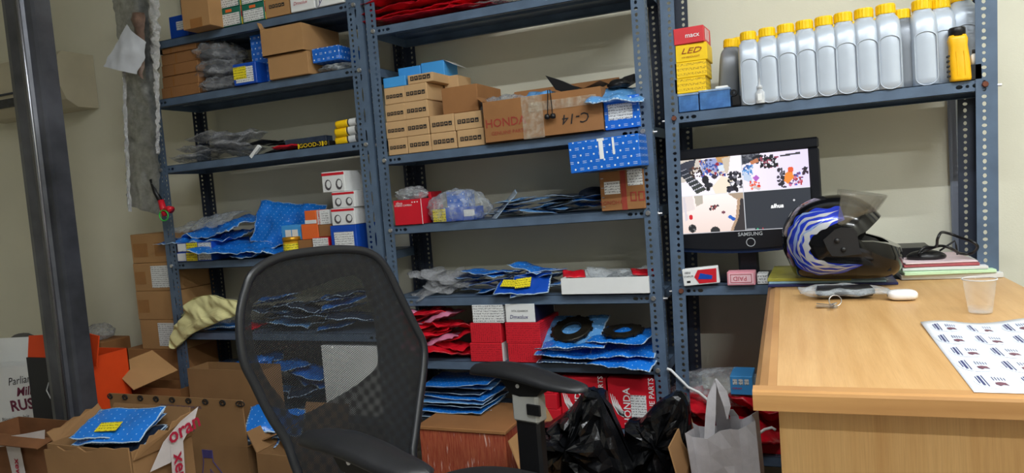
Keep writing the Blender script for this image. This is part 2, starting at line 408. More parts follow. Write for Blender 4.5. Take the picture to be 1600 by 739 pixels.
for R, (xa, xb) in RX.items():
    root = empty('slotted_angle_rack', RLAB[R], 'rack', ((xa+xb)/2, 0, 0)); ox = (xa+xb)/2
    for side, X, sx in (('L', xa, 1), ('R', xb, -1)):
        ln = LEAN[R+side]
        for back in (0, 1):
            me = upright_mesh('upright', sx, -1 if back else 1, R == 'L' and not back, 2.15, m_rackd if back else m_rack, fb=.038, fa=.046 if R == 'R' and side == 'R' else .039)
            link('upright', me, root, (X-ox-ln*ZO, DEP if back else 0, 0), (0, atan(ln), 0))
    for sh in [s for s in SHZ if s[0] == R]:
        z, t = SHZ[sh]; zt = ZO+z+LIP
        la, lb = LEAN[R+'L']*(zt-ZO), LEAN[R+'R']*(zt-ZO)
        x0, x1 = xa+la+.003, xb+lb-.003
        link('shelf', shelf_mesh(x1-x0, DEP-.006, LIP, m_rack), root, (x0-ox, .003, zt+t*(x0-ox)), (0, -atan(t), 0))
        for sx, X in ((1, xa+la), (-1, xb+lb)):
            zz = zt-.014+t*(X-ox)
            link('bolt', bolt_r if (R == 'R') else bolt_me, root, (X-ox+sx*.026, -.001, zz), (-pi/2, 0, 0))
            link('bolt', bolt_me, root, (X-ox-sx*.001, .02, zz-.004), (0, -sx*pi/2, 0))

# ================================================================== things on shelves: generic builders
def fpos(px0, px1, pm, Y): return atY(px0, pm, Y).x, atY(px1, pm, Y).x
def fbox(name, label, cat, px0, px1, pt, sh, Y=.01, dep=.2, m=None, base=None, yaw=0, group=None, h=None, pb=None, c=.0015):
    """closed box whose front face spans photo columns px0..px1 with its top at row pt, standing on shelf sh (or at height base)"""
    pm = (pt+(pb if pb is not None else pt+20))/2
    x0, x1 = fpos(px0, px1, pm, Y); X = (x0+x1)/2
    b = base if base is not None else top(sh, X)+.0005
    if h is None: h = atY((px0+px1)/2, pt, Y).z-b
    W = x1-x0
    o = MB().cbox(-W/2, W/2, 0, dep, 0, h, c).build(name, m)
    o.location = (X, Y, b); o.rotation_euler = (0, -atan(SHZ[sh][1]) if sh else 0, yaw)
    tag(o, label, cat, group); o['w'] = W; o['h'] = h; o['d'] = dep; o['top'] = b+h
    return o
def rel(o, a, b, c, d):
    W, H = o['w'], o['h']; return (-W/2+a*W, -W/2+b*W, c*H, d*H)
def lab(o, a, b, c, d, m=None, name='label', y=-.0009): return sheet(name, m or m_prt, o, *rel(o, a, b, c, d), y=y)
def word(o, s, fx, fz, size, m, **k): return text(s, size, m, o, (-o['w']/2+fx*o['w'], k.pop('y', -.0016), fz*o['h']), **k)
def place(me, name, label, cat, X, Y, Z, rot=(0, 0, 0), group=None, scale=None):
    return tag(link(name, me, None, (X, Y, Z), rot, scale), label, cat, group)
ORD = 'first second third fourth fifth sixth seventh eighth ninth tenth eleventh twelfth thirteenth fourteenth fifteenth sixteenth seventeenth eighteenth nineteenth twentieth'.split()
def pile(meshes, n, name, label, cat, group, px0, px1, pm, sh, Y0=.02, Y1=.16, hgt=.06, tl=.14, yaw=.5, seed=1, zoff=.003, base=None, sc=(.85, 1.1), edge_up=0):
    rnd = random.Random(seed); x0, x1 = fpos(px0, px1, pm, .05); out = []
    for i in range(n):
        X = x0+(x1-x0)*((i*.618+rnd.random()*.25) % 1); Y = Y0+(Y1-Y0)*(1-(i/n)*.6)*rnd.random()
        b = (base if base is not None else top(sh, X))+zoff+hgt*i/n
        out.append(place(rnd.choice(meshes), name, label, cat, X, Y+.06, b, (edge_up*rnd.random()+rnd.uniform(-tl*.4, tl*.4), rnd.uniform(-tl, tl), rnd.uniform(-yaw, yaw)), group, [rnd.uniform(*sc)]*3))
    for q, o in enumerate(sorted(out, key=lambda o: o.location.x)): o['label'] = label+', '+ORD[q]+' from left'
    return out

sq = MB()                                                       # the row of five printed squares on the small cartons
for k in range(5):
    x = -.036+k*.0152
    sq.add([(x, 0, 0), (x+.0128, 0, 0), (x+.0128, 0, .0135), (x, 0, .0135)], [(0, 1, 2, 3)])
    gl = [((.003, .0035, .0098, .0055), (.003, .0085, .0098, .0102)), ((.0055, .003, .0075, .0105), (.003, .007, .0098, .0085)), ((.003, .003, .0048, .0105), (.008, .003, .0098, .0105)),
          ((.003, .005, .0098, .007), (.0055, .007, .0075, .0105)), ((.003, .003, .0098, .0045), (.003, .006, .0098, .0072))][k]
    for a, b, c2, d in gl: sq.add([(x+a, -.0004, b), (x+c2, -.0004, b), (x+c2, -.0004, d), (x+a, -.0004, d)], [(0, 1, 2, 3)], 1)
sq_me = sq.mesh('square_print', [m_ink, m_brown3])
# ================================================================== LEFT RACK
# --- top visible shelf
o = fbox('parts_box', 'blue box with a white code label at the left end of the top shelf', 'box', 264, 292, 24, 'L1', .04, .15, m_dblue); lab(o, .4, .98, .4, .75, m_prt)
o = fbox('carton', 'tall brown carton overhanging the top shelf of the left rack', 'carton', 279, 323, -30, 'L1', -.06, .22, m_brown, yaw=-.02)
lab(o, .28, .72, 0, .2, m_tape, 'tape'); lab(o, .28, .72, .78, 1., m_tape, 'tape')
gb = []
for r_ in (0, 1):
    for c_ in (0, 1):
        a, b, pt, pb = ((341, 377, 12, 45), (378, 414, 5, 37))[c_]
        ref = gb[c_] if r_ else None
        o = fbox('product_box', ['white-labelled green box, bottom left of four on the top shelf', 'white-labelled green box, bottom right of four on the top shelf', 'white-labelled green box, upper left of four on the top shelf', 'white-labelled green box, upper right of four on the top shelf'][r_*2+c_],
                 'box', a, b, pt, 'L1', .0, .2, m_green, group='green and white product boxes', base=ref['top']+.0006 if ref else None, h=ref['h'] if ref else None, pb=pb)
        if not r_: gb.append(o)
        lab(o, .06, .94, .04, .68, m_prt); lab(o, .35, .62, .76, .92, m_orange, 'sticker')
        W, H = o['w'], o['h']
        for q, (z0, z1) in enumerate(((0, .4), (.4, .7), (.7, 1.))):
            MB().box(W/2+.0002, W/2+.0009, .001, .06, z0*H, z1*H).build('side_stripe', [m_yel, m_red, m_orange][q], o)
o = fbox('carton', 'small carton with five black printed squares on the top shelf', 'carton', 414, 452, -8, 'L1', .0, .16, m_brown, pb=28); link('square_print', sq_me, o, (-.002, -.001, .03), scale=(.9, 1, .9))
o = fbox('parts_box', 'white box with red handwriting on the top shelf', 'box', 453, 491, -14, 'L1', -.005, .16, m_white, pb=15); word(o, 'Dmxslux', .42, .42, .016, m_inkred, shear=.3)
o = fbox('parts_box', 'white box at the right end of the top left shelf', 'box', 494, 536, -20, 'L1', -.005, .16, m_white, pb=8); word(o, 'y', .12, .3, .03, m_inkp, shear=.3)
# --- second shelf
b = None
for i in range(5):
    o = fbox('flat_carton', ['lowest', 'second lowest', 'middle', 'second highest', 'topmost'][i]+' of five flat brown cartons stacked at the rack end', 'carton', 253+random.uniform(-1, 1), (312, 311, 310, 309, 306)[i], 155-17*(i+1), 'L2', .012+.004*(i % 2), .2, m_brown2, base=b, h=.0405, pb=155-17*i, group='flat brown cartons', yaw=random.uniform(-.02, .02))
    b = o['top']+.0008; lab(o, .25+.05*i % .2, .28+.05*i % .2, .03, .97, m_tape, 'tape')
x0, x1 = fpos(312, 366, 120, .05); zz = top('L2', x0)
for i in range(3):
    o = place(blob_mesh('plastic_bag', (x1-x0)*.52, .075, .034+.004*i, .5, 21+i, m_gfilm, 4, 5, .6), 'plastic_bag', ['bottom', 'middle', 'top'][i]+' clear plastic bag of dark parts beside the flat cartons', 'bag', (x0+x1)/2-.004*i, .085, zz+.002+i*.056, (0, .05*i, .2*i), 'clear bags beside flat cartons')
    link('contents', blob_mesh('contents', (x1-x0)*.42, .055, .026, .5, 31+i, m_dark, 3, 6, .5), o, (0, 0, .004))
o = fbox('parts_box', 'blue box with a yellow sticker over a white label', 'box', 365, 400, 98, 'L2', -.01, .14, m_dblue, yaw=.03, pb=136); lab(o, .1, .88, .1, .82, m_prt); lab(o, .02, .58, .28, .85, m_prty, 'sticker', -.0016)
o = fbox('parts_box', 'lower blue dotted box beside the two open cartons', 'box', 398, 422, 104, 'L2', .05, .15, m_blue, pb=130); bb = o['top']
fbox('parts_box', 'upper blue dotted box beside the two open cartons', 'box', 392, 420, 53, 'L2', .05, .15, m_blue, base=bb+.0006, pb=104)
def open_carton(name, label, X, Y, b, W, D, H, m, yaw=0, t=.0035, flaps=(), tilt=0, group=None):
    """carton of thin board: body plus flaps (side, length, angle from vertical outwards, shrink)"""
    r_ = empty(name, label, 'carton', (X, Y, b), (0, tilt, yaw), group)
    mb = MB(); mb.box(-W/2, W/2, 0, D, 0, t)
    mb.box(-W/2, W/2, 0, t, 0, H); mb.box(-W/2, W/2, D-t, D, 0, H); mb.box(-W/2, -W/2+t, t, D-t, 0, H); mb.box(W/2-t, W/2, t, D-t, 0, H)
    mb.build('body', m, r_)
    for sd, ln, an, sk in flaps:
        L_ = (W if sd in 'FB' else D)
        f = MB().add([(-L_/2, 0, 0), (L_/2, 0, 0), (L_/2-sk, 0, ln), (-L_/2+sk, 0, ln), (-L_/2, t, 0), (L_/2, t, 0), (L_/2-sk, t, ln), (-L_/2+sk, t, ln)],
                     [(0, 1, 2, 3), (5, 4, 7, 6), (0, 4, 5, 1), (1, 5, 6, 2), (2, 6, 7, 3), (3, 7, 4, 0)])
        if sd == 'F': P, R_ = (0, 0, H), (an, 0, 0)
        if sd == 'B': P, R_ = (0, D, H), (an, 0, pi)
        if sd == 'L': P, R_ = (-W/2, D/2, H), (an, 0, -pi/2)
        if sd == 'R': P, R_ = (W/2, D/2, H), (an, 0, pi/2)
        f.build('flap', m, r_, loc=P, rot=R_)
    return r_
x0, x1 = fpos(423, 485, 105, -.01); z0 = top('L2', x0)+.0005
o = fbox('carton', 'brown carton under the open-topped one on the second shelf', 'carton', 419, 482, 84, 'L2', -.012, .2, m_brown, yaw=.0, pb=122); bb = o['top']
x0, x1 = fpos(409, 474, 60, -.015)
open_carton('open_carton', 'open-topped brown carton stacked on another on the second shelf', (x0+x1)/2, -.02, bb+.001, x1-x0, .21, atY(440, 41, -.02).z-bb, m_brown, .0, flaps=(('L', .03, .5, .004),))
x0, x1 = fpos(490, 547, 100, .02)
place(blob_mesh('plastic_bag', (x1-x0)*.5, .08, .018, .4, 5, m_film, 4, 5, .6), 'plastic_bag', 'flat clear bag under the tilted blue box', 'bag', (x0+x1)/2, .09, top('L2', x0)+.001)
fbox('parts_box', 'blue dotted box lying on a clear bag at the right of the second shelf', 'box', 488, 530, 73, 'L2', .0, .16, m_blue, base=top('L2', x0)+.034, pb=100, yaw=.02)
# --- third shelf
bg = [bag_mesh('bag', .15, .13, .03, .012, 40+i, [m_gfilm, m_gfilm], 16, 14) for i in range(4)]
pile(bg, 11, 'grey_part_bag', 'crinkled grey plastic parts bag on the third shelf heap', 'bag', 'grey bags on the third shelf of the left rack', 282, 378, 245, 'L3', .0, .1, .085, .25, .8, 3)
x0, x1 = fpos(388, 420, 232, .02)
bk = [bag_mesh('bag', .13, .1, .016, .008, 60+i, [m_black, m_black], 12, 10) for i in range(2)]
pile(bk, 4, 'black_packet', 'black film packet beside the yellow-lettered box', 'packet', 'black packets on the third shelf', 400, 455, 232, 'L3', .02, .1, .045, .12, .4, 5)
P = atY(392, 232, -.02); o = MB().box(-.028, .028, 0, .012, 0, .012).build('label_strip', m_white, None, loc=(P.x, .0, top('L3', P.x)+.006), rot=(0, -.7, 0)); tag(o, 'small white tilted tag beside the black packets', 'tag')
P = atY(437, 238, -.01); place(bag_mesh('bag', .09, .06, .018, .01, 9, [m_redbag, m_redbag], 12, 8), 'red_packet', 'small red packet under the black packets on the third shelf', 'packet', P.x, .03, top('L3', P.x)+.004)
for i in range(2):
    o = fbox('lettered_box', ['long flat black box with yellow lettering on the third shelf', 'long dark blue box lying behind the yellow-lettered one'][i], 'box', 466-20*i, 514-4*i, 222-7*i, 'L3', .012+.05*i, .04, m_black if not i else m_dbag, pb=236, yaw=.02)
    if not i:
        word(o, 'GOOD-330', .5, .5, .02, m_yel, sx=1.2); W, H = o['w'], o['h']
        lab(o, .0, .04, 0, 1, m_yel, 'stripe'); lab(o, .78, .82, 0, 1, m_yel, 'stripe')
for i, (pt, px, ln) in enumerate(((209, 514, 0), (196, 516, 1), (184, 519, 2))):
    X = atY(px, pt+7, .0).x; Xe = atY(553, pt+7, .0).x; z = atY(534, pt+7, .0).z-.004; r0 = (.019, .018, .013)[i]
    rt = empty('spray_tube', ['bottom', 'middle', 'top'][i]+' of three grey tubes with yellow caps lying at the shelf end', 'tube', (X, .05-.012*i, z), (0, -.05, 0), 'yellow-capped tubes')
    MB().lathe([(0, 0), (r0*.95, 0), (r0, .004), (r0, .045), (r0*.9, .05), (0, .05)], 14).build('cap', m_cap, rt, True, rot=(0, pi/2, 0))
    MB().lathe([(0, .05), (r0*.98, .05), (r0*.98, .14), (r0*.6, .15), (0, .15)], 14).build('body', mat('grey_tube', (120, 124, 128), .3, .3), rt, True, rot=(0, pi/2, 0))
    MB().lathe([(r0*1.01, .056), (r0*1.01, .085)], 14, cap=False).build('label', m_label, rt, True, rot=(0, pi/2, 0))
# --- fourth shelf
b = None
for i in range(2):
    o = fbox('flat_box', ['lower', 'upper'][i]+' flat blue box with white and yellow end labels', 'box', 277, 331, (397, 382)[i], 'L4', -.005, .2, m_dblue, base=b, h=.036, pb=410-14*i, group='flat blue boxes with yellow labels'); b = o['top']+.001
    lab(o, .02, .26, .08, .9, m_label); lab(o, .28, .6, .05, .95, m_prty, 'sticker', -.0015); lab(o, .62, .99, .1, .9, m_prt)
big = [bag_mesh('bag', .34, .2, .02, .016, 70+i, [m_bluebag, m_edge], 26, 16, ragged=.006) for i in range(4)]
for i, (px, py, Y, rx, ry, rz, lb) in enumerate(((322, 374, .1, .15, .02, .05, 'large blue printed film bag lying on the flat blue boxes'), (345, 358, .12, .25, -.08, -.12, 'large blue printed film bag folded over the top of the heap'), (372, 388, .06, .12, .05, .1, 'large blue printed film bag sliding to the shelf front'),
                                                 (445, 398, .09, .08, -.02, .06, 'blue printed film bag lying flat beside the yellow jar'))):
    P = atY(px, py, Y); place(big[i % 4], 'blue_film_bag', lb, 'bag', P.x, Y, max(P.z-.012, top('L4', P.x)+.003), (rx, ry, rz), 'large blue film bags')
P = atY(455, 368, .1); place(big[1], 'blue_film_bag', 'large blue printed film bag standing up behind the small boxes', 'bag', P.x-.04, .15, top('L4', P.x)+.11, (1.15, .12, .1), 'large blue film bags', (.85, .85, .85))
P = atY(330, 345, .14); place(bag_mesh('bag', .36, .16, .02, .016, 79, [m_film, m_film], 22, 12), 'clear_film_sheet', 'loose clear film over the blue bags', 'bag', P.x, .12, top('L4', P.x)+.125, (.3, -.1, -.1))
X = atY(445, 385, -.02).x; z = top('L4', X)
rt = empty('tin_jar', 'small yellow tin jar beside the blue film bag', 'jar', (X, .02, z+.0005))
MB().lathe([(0, 0), (.03, 0), (.0315, .003), (.0315, .056), (0, .056)], 24).build('body', mat('amber_label', (214, 160, 38), .3, .2, .15, 30), rt, True)
MB().lathe([(.0318, .012), (.0318, .048)], 24, cap=False).build('label', m_prty, rt, True)
MB().lathe([(0, .056), (.033, .056), (.033, .068), (.031, .071), (0, .071)], 24).build('lid', mat('amber_lid', (206, 150, 40), .3, .6), rt, True)
o1 = fbox('small_box', 'small brown box between the yellow jar and red box', 'box', 466, 488, 375, 'L4', .01, .08, m_brown2, pb=396)
o2 = fbox('small_box', 'small red and white box with black barcode', 'box', 489, 514, 371, 'L4', .005, .09, m_red, pb=394); lab(o2, .02, .98, .45, .98, m_prt)
o3 = fbox('small_box', 'small blue box with two white squares', 'box', 440, 470, 352, 'L4', .03, .09, m_blue2, base=o1['top']+.001, pb=373); lab(o3, .2, .5, .2, .7, m_label); lab(o3, .55, .85, .2, .7, m_label)
o4 = fbox('small_box', 'small orange box touching the blue one', 'box', 471, 497, 350, 'L4', .02, .09, m_orange, base=o1['top']+.001, pb=372)
o5 = fbox('small_box', 'small plain brown box above the red and white box', 'box', 498, 517, 351, 'L4', .02, .09, m_brown2, base=o2['top']+.001, pb=371)
o6 = fbox('small_box', 'small box with orange end on top of the orange box', 'box', 476, 494, 329, 'L4', .02, .08, m_orange, base=o4['top']+.001, pb=349); lab(o6, 0, 1, 0, .28, m_label)
o7 = fbox('small_box', 'small white box with red barcode lettering', 'box', 495, 515, 328, 'L4', .02, .08, m_label, base=o5['top']+.001, pb=350); word(o7, 'NICHIRES', .2, .5, .012, m_red, rot=(pi/2, -pi/2, 0)); lab(o7, .4, .9, .1, .9, m_prt, y=-.001)
o8 = fbox('parts_box', 'blue box with a large white label under the lamp boxes', 'box', 517, 557, 352, 'L4', .0, .15, m_dblue, pb=388); lab(o8, .14, .9, .25, .78, m_prt)
def lamp_box(a, b, pt, pb, base, lb, Y=.0):
    o = fbox('lamp_box', lb, 'box', a, b, pt, 'L4', Y, .11, m_label, base=base, pb=pb, group='white boxes printed with lamp pictures')
    lab(o, 0, 1, .82, .95, m_red, 'stripe')
    for fx in (.27, .76):
        W, H = o['w'], o['h']; c = (-W/2+fx*W, H*.36)
        n = 12; lp = MB(); lp.add([(c[0]+W*.15*cos(2*pi*k/n), -.0012, c[1]+H*.27*sin(2*pi*k/n)) for k in range(n)], [tuple(range(n))]); lp.add([(c[0]+W*.1*cos(2*pi*k/n)+.002, -.0016, c[1]+.002+H*.18*sin(2*pi*k/n)) for k in range(n)], [tuple(range(n))], 1); lp.build('lamp_print', [mat('lamp_grey', (84, 80, 84), .5), m_label], o)
    return o
a1 = lamp_box(518, 554, 325, 351, o8['top']+.001, 'white box printed with two lamps, lowest of three'); a2 = lamp_box(519, 554, 299, 324, a1['top']+.001, 'white box printed with two lamps, middle of three'); lamp_box(503, 538, 268, 297, a2['top']+.001, 'white box printed with two lamps, topmost and offset left')
# --- fifth and sixth shelf (seen past and through the chair)
pk = [bag_mesh('bag', .16, .12, .012, .008, 90+i, [[m_bluebag, m_dbag, m_bluebag2][i % 3], m_edge], 14, 10, ragged=.004) for i in range(6)]
pile(pk, 20, 'blue_packet', 'flat blue film packet in the pile seen through the chair', 'packet', 'blue packets on the fifth shelf of the left rack', 405, 575, 490, 'L5', .0, .1, .12, .2, .6, 8)
P = atY(385, 510, .03); place(bag_mesh('bag', .08, .1, .02, .01, 12, [m_redbag, m_redbag]), 'red_packet', 'red packet beside the yellow cloth on the fifth shelf', 'packet', P.x, .06, top('L5', P.x)+.003)
P = atY(345, 512, .0); place(bag_mesh('bag', .2, .1, .02, .01, 13, [m_bluebag, m_edge]), 'blue_film_bag', 'blue film bag lying under the yellow cloth', 'bag', P.x, .05, top('L5', P.x)+.002)
pile(pk, 16, 'blue_packet', 'flat blue film packet in the heap below the fifth shelf', 'packet', 'blue packets on the bottom shelf of the left rack', 330, 500, 600, 'L6', -.02, .1, .17, .25, .7, 9)
o = fbox('white_carton', 'tall white carton seen through the chair back', 'carton', 506, 592, 541, 'L6', .0, .2, m_white, pb=640)

# ================================================================== MIDDLE RACK
rb = [bag_mesh('bag', .47, .2, .022, .012, 110+i, [m_redbag, m_redbag], 30, 12, ragged=.004) for i in range(4)]
for i in range(7):
    X = (atY(582, 30, .02).x+atY(764, 10, .02).x)/2
    place(rb[i % 4], 'red_film_packet', 'long red film packet on the top middle shelf, %s from the bottom' % ORD[i], 'packet', X+random.uniform(-.012, .02), .105+random.uniform(-.01, .012), top('M1', X)+.002+i*.021, (random.uniform(-.04, .06), random.uniform(-.02, .02), random.uniform(-.03, .03)), 'long red packets on the top middle shelf')
P = atY(785, 5, .05); place(bag_mesh('bag', .2, .14, .03, .014, 119, [m_gfilm, m_gfilm]), 'clear_film_bag', 'greyish clear bag right of the long red packets', 'bag', P.x, .08, top('M1', P.x)+.002)
# small printed cartons
def small_carton(a, b, pt, pb, base, lb, Y=.012, dep=.15, h=None):
    o = fbox('small_carton', lb, 'carton', a, b, pt, 'M2', Y, dep, m_brown3, base=base, pb=pb, h=h, group='small cartons with five printed squares', yaw=random.uniform(-.012, .012))
    link('square_print', sq_me, o, (.0, -.0012, o['h']*.36), scale=(min(1, o['w']/.09),)*3); return o
cols = [(606, 636), (637, 673), (674, 713), (715, 757)]; tops = []
nm = lambda r_, c_: 'small carton with printed squares, row %s from the shelf, column %s from the left post' % (('one', 'two', 'three', 'four', 'five')[r_], ('one', 'two', 'three', 'four')[c_])
HT = .0545
for c_, (a, b_) in enumerate(cols):
    t_ = None
    for r_ in range(4 if c_ < 2 else 2):
        o = small_carton(a-(2, 2, 1, 3)[c_]*(r_ > 0), b_-(1, 2, 2, 3)[c_]*(r_ > 0), 200, 240-22*r_, t_, nm(r_, c_), h=HT+random.uniform(-.001, .001)); t_ = o['top']+.0008
    tops.append(t_)
o = small_carton(637, 677, 115, 138, tops[1], nm(4, 1)); 
o = fbox('small_box', 'light blue box on the first column of small cartons', 'box', 599, 634, 120, 'M2', .015, .13, m_blue2, base=tops[0], pb=143)
o = fbox('small_box', 'light blue box lying behind the small cartons, left one', 'box', 622, 657, 101, 'M2', .11, .1, m_blue2, base=tops[0]+.02, pb=118, h=.075); o.location.z = tops[0]+.001; 
o = fbox('small_box', 'light blue box with a torn white flap behind the small cartons', 'box', 658, 694, 96, 'M2', .11, .1, m_blue2, base=tops[1]+.001, pb=115); W, H = o['w'], o['h']
MB().add([(W/2, 0, H), (W/2+.035, .0, H-.02), (W/2+.055, .06, H-.03), (W/2, .09, H)], [(0, 1, 2, 3)]).build('torn_flap', m_white, o)
o = fbox('small_carton', 'pale carton stub beside the torn light blue box', 'carton', 694, 716, 118, 'M2', .12, .1, m_brown3, base=tops[2], pb=133)
o = fbox('carton', 'plain brown carton standing on the small printed cartons', 'carton', 691, 747, 134, 'M2', .02, .19, m_brown2, base=max(tops[2], tops[3]), pb=184)
MB().box(-.02, .02, .05, .1, o['h'], o['h']+.0006).build('tape', m_tape, o)
# big lettered carton
x0, x1 = fpos(757, 943, 195, -.012); X = (x0+x1)/2; z0 = top('M2', X); zt = atY(845, 148, -.012).z
bc = open_carton('lettered_carton', 'long brown carton with faded red lettering and clear tape', X, -.012, z0+.0008, x1-x0, .23, zt-z0, m_brown2, 0, flaps=(('L', .03, .9, .005), ('B', .06, .5, .006)), tilt=-atan(SHZ['M2'][1]))
W, H = x1-x0, zt-z0
text('HONDA', .036, m_inkr, bc, (-W*.31, -.0012, H*.46), sx=1.0, bold=.012); text('GENUINE PARTS', .0155, m_inkr, bc, (-W*.29, -.0012, H*.22))
text('C-14', .042, m_ink, bc, (W*.29, -.0012, H*.36), shear=.2, rot=(pi/2, pi, 0), name='handwriting')
sheet('tape', m_ctape, bc, -W*.16, W*.02, 0, H, y=-.002); sheet('tape', m_ctape, bc, -W*.1, W*.46, H*.62, H*.84, y=-.0032)
MB().add([(W/2-.05, -.002, H), (W/2, -.002, H+.016), (W/2, .1, H+.016), (W/2-.05, .1, H)], [(0, 1, 2, 3)]).build('torn_flap', m_brown2, bc)
mb = MB(); mb.tube([(-.003, -.006, H+.01), (-.006, -.008, H-.03), (-.008, -.01, H-.06)], .0016, 6); mb.tube([(.003, -.006, H+.01), (.006, -.008, H-.03), (.007, -.01, H-.06)], .0016, 6)
hk = empty('rubber_strap', 'black rubber strap with two knobs hanging over the lettered carton', 'strap', (X+W*.085, -.014, z0)); mb.build('cord', m_black, hk)
for s in (-1, 1): MB().lathe([(0, -.008), (.008, -.006), (.009, 0), (.007, .007), (0, .008)], 10).build('knob', m_black, hk, True, loc=(s*.009, -.012, H-.068))
for i, (px, py, sx_, m_, lb) in enumerate(((792, 142, .07, m_gfilm, 'grey plastic bag poking out of the lettered carton'), (840, 138, .06, m_bluebag2, 'pale blue film bag poking out of the lettered carton'), (765, 152, .05, m_gfilm, 'small grey bag at the left end of the lettered carton'))):
    P = atY(px, py, .06); place(blob_mesh('bag', sx_, .06, .036, .5, 130+i, m_, 4, 5, .6), 'film_bag', lb, 'bag', P.x, .085, z0+H-.045, (0, 0, .3*i))
def blade(name, lb, pts, Y, th=.004):
    q = [atY(px, py, Y) for px, py in pts]; c = q[0].copy()
    return tag(MB().prism([(p.x-c.x, p.z-c.z) for p in q][::-1], .05).build(name, m_black, None, loc=(c.x, Y, c.z), rot=(0, 0, 0)), lb, 'part')
blade('black_fairing', 'black curved panel sticking up from the lettered carton on its left', [(868, 140), (852, 118), (872, 124), (893, 133), (905, 136), (903, 146), (885, 146)], .05)
blade('black_fairing', 'black curved panel sticking up at the right end of the lettered carton', [(940, 147), (950, 138), (975, 120), (991, 115), (988, 126), (965, 140), (948, 150)], .06)
o = fbox('parts_box', 'blue box with a white printed label beside the lettered carton', 'box', 944, 1000, 150, 'M2', -.005, .2, m_blue, pb=203); lab(o, .12, .8, .3, .78, m_prt)
P = atY(960, 150, -.02); place(bag_mesh('bag', .17, .15, .025, .012, 141, [m_bluebag2, m_edge], 16, 14), 'blue_film_bag', 'pale blue film bag draped over the labelled blue box', 'bag', P.x-.005, .035, o['top']-.006, (.4, .1, .1))
P = atY(965, 138, .03); place(blob_mesh('bag', .03, .03, .014, .4, 142, m_black, 3), 'rubber_part', 'black rubber part on the pale blue film bag', 'part', P.x, .05, o['top']+.03)
# --- third middle shelf
o = fbox('red_box', 'square red box with white lettering on the third middle shelf', 'box', 616, 660, 312, 'M3', -.005, .1, m_red, pb=355); word(o, 'alhua', .22, .88, .012, m_inkw); word(o, 'HYBRID CAMERA', .36, .78, .0085, m_inkw)
for k in range(3): lab(o, .66+.09*k, .70+.09*k, .87, .91, m_inkw, 'icon')
lab(o, .985, 1.0, 0, 1, m_inkw, 'edge_stripe')
oz = o['top']
P = atY(640, 305, .03); place(blob_mesh('bag', .045, .05, .022, .5, 150, m_film, 4, 6, .6), 'clear_film_bag', 'crumpled clear bag on top of the square red box', 'bag', P.x, .045, oz+.001)
o = fbox('red_box', 'small red box peeking out behind the square red box', 'box', 655, 674, 300, 'M3', .1, .08, m_red, pb=325); lab(o, .3, .8, .72, .88, m_ink, 'window')
o = fbox('parts_box', 'upright blue box behind the clear bag on the third middle shelf', 'box', 699, 727, 299, 'M3', .08, .08, m_blue, pb=345)
o = fbox('parts_box', 'small blue box with yellow sticker inside a clear bag', 'box', 677, 722, 325, 'M3', .02, .07, m_dblue, pb=350, yaw=.12); lab(o, .02, .45, .05, .98, m_prty, 'sticker')
o = fbox('parts_box', 'small blue and white box inside a clear bag', 'box', 723, 744, 323, 'M3', .03, .06, m_dblue, pb=346); lab(o, .1, .9, .3, .8, m_label)
P = atY(714, 340, .03); place(blob_mesh('bag', .1, .06, .055, .35, 151, m_film, 4, 4, .6), 'clear_film_bag', 'clear plastic bag around the yellow-stickered blue box', 'bag', P.x, .05, top('M3', P.x)+.001)
m_silver = mat('pale_grey_film', (176, 188, 200), .22, .2, .2, 30, .5, 50, .004)
pg = [bag_mesh('bag', .13, .09, .006, .005, 160+i, [[m_bluebag2, m_dbag, m_silver, m_bluebag][i % 4], m_edge], 12, 9, ragged=.003) for i in range(8)]
pile(pg, 20, 'parts_packet', 'slim dark film packet on the third middle shelf', 'packet', 'slim packets on the third middle shelf', 768, 928, 333, 'M3', .0, .09, .05, .18, .8, 13)
P = atY(782, 330, .03); place(pg[2], 'parts_packet', 'slim packet leaning up at the left of the third shelf pile', 'packet', P.x, .06, top('M3', P.x)+.03, (.2, -.75, .3))
P = atY(922, 318, .05); place(blob_mesh('cap', .042, .05, .022, .15, 170, mat('navy_cloth', (34, 46, 66), .6), 4, 3, .3), 'rubber_cover', 'dark navy cap-shaped part on the pile beside the brown carton', 'part', P.x, .09, top('M3', P.x)+.035)
cb = fbox('carton', 'brown carton with a red printed stripe and two white labels', 'carton', 938, 1007, 266, 'M3', -.01, .2, m_brown2, pb=327)
lab(cb, .48, .6, .0, 1, m_inkr, 'printed_stripe'); lab(cb, .1, .46, .42, .74, m_prt); lab(cb, .64, .98, .6, 1.0, m_prt)
for fx in (.68, .86): lab(cb, fx, fx+.14, .2, .44, m_inkr, 'printed_icon'); lab(cb, fx+.03, fx+.11, .24, .4, m_brown2, 'printed_icon', -.0015)
word(cb, 'SONOHA', .25, .2, .016, m_inkr)
for k in range(4): lab(cb, .03, .09, .1+.24*k, .12+.24*k, m_zinc, 'staple', -.0014)
o = fbox('parts_box', 'torn blue box with white emblems projecting over the shelf edge', 'box', 890, 1001, 217, 'M3', -.1, .22, m_blue, base=cb['top']+.0015, pb=268, yaw=-.0); o.rotation_euler = (.0, -.035, 0); o.location.z += .003
lab(o, .42, .52, .92, 1.0, m_white, 'tear'); lab(o, .44, .5, .35, .92, m_white, 'tear'); lab(o, .63, .66, .45, .98, m_white, 'tear')
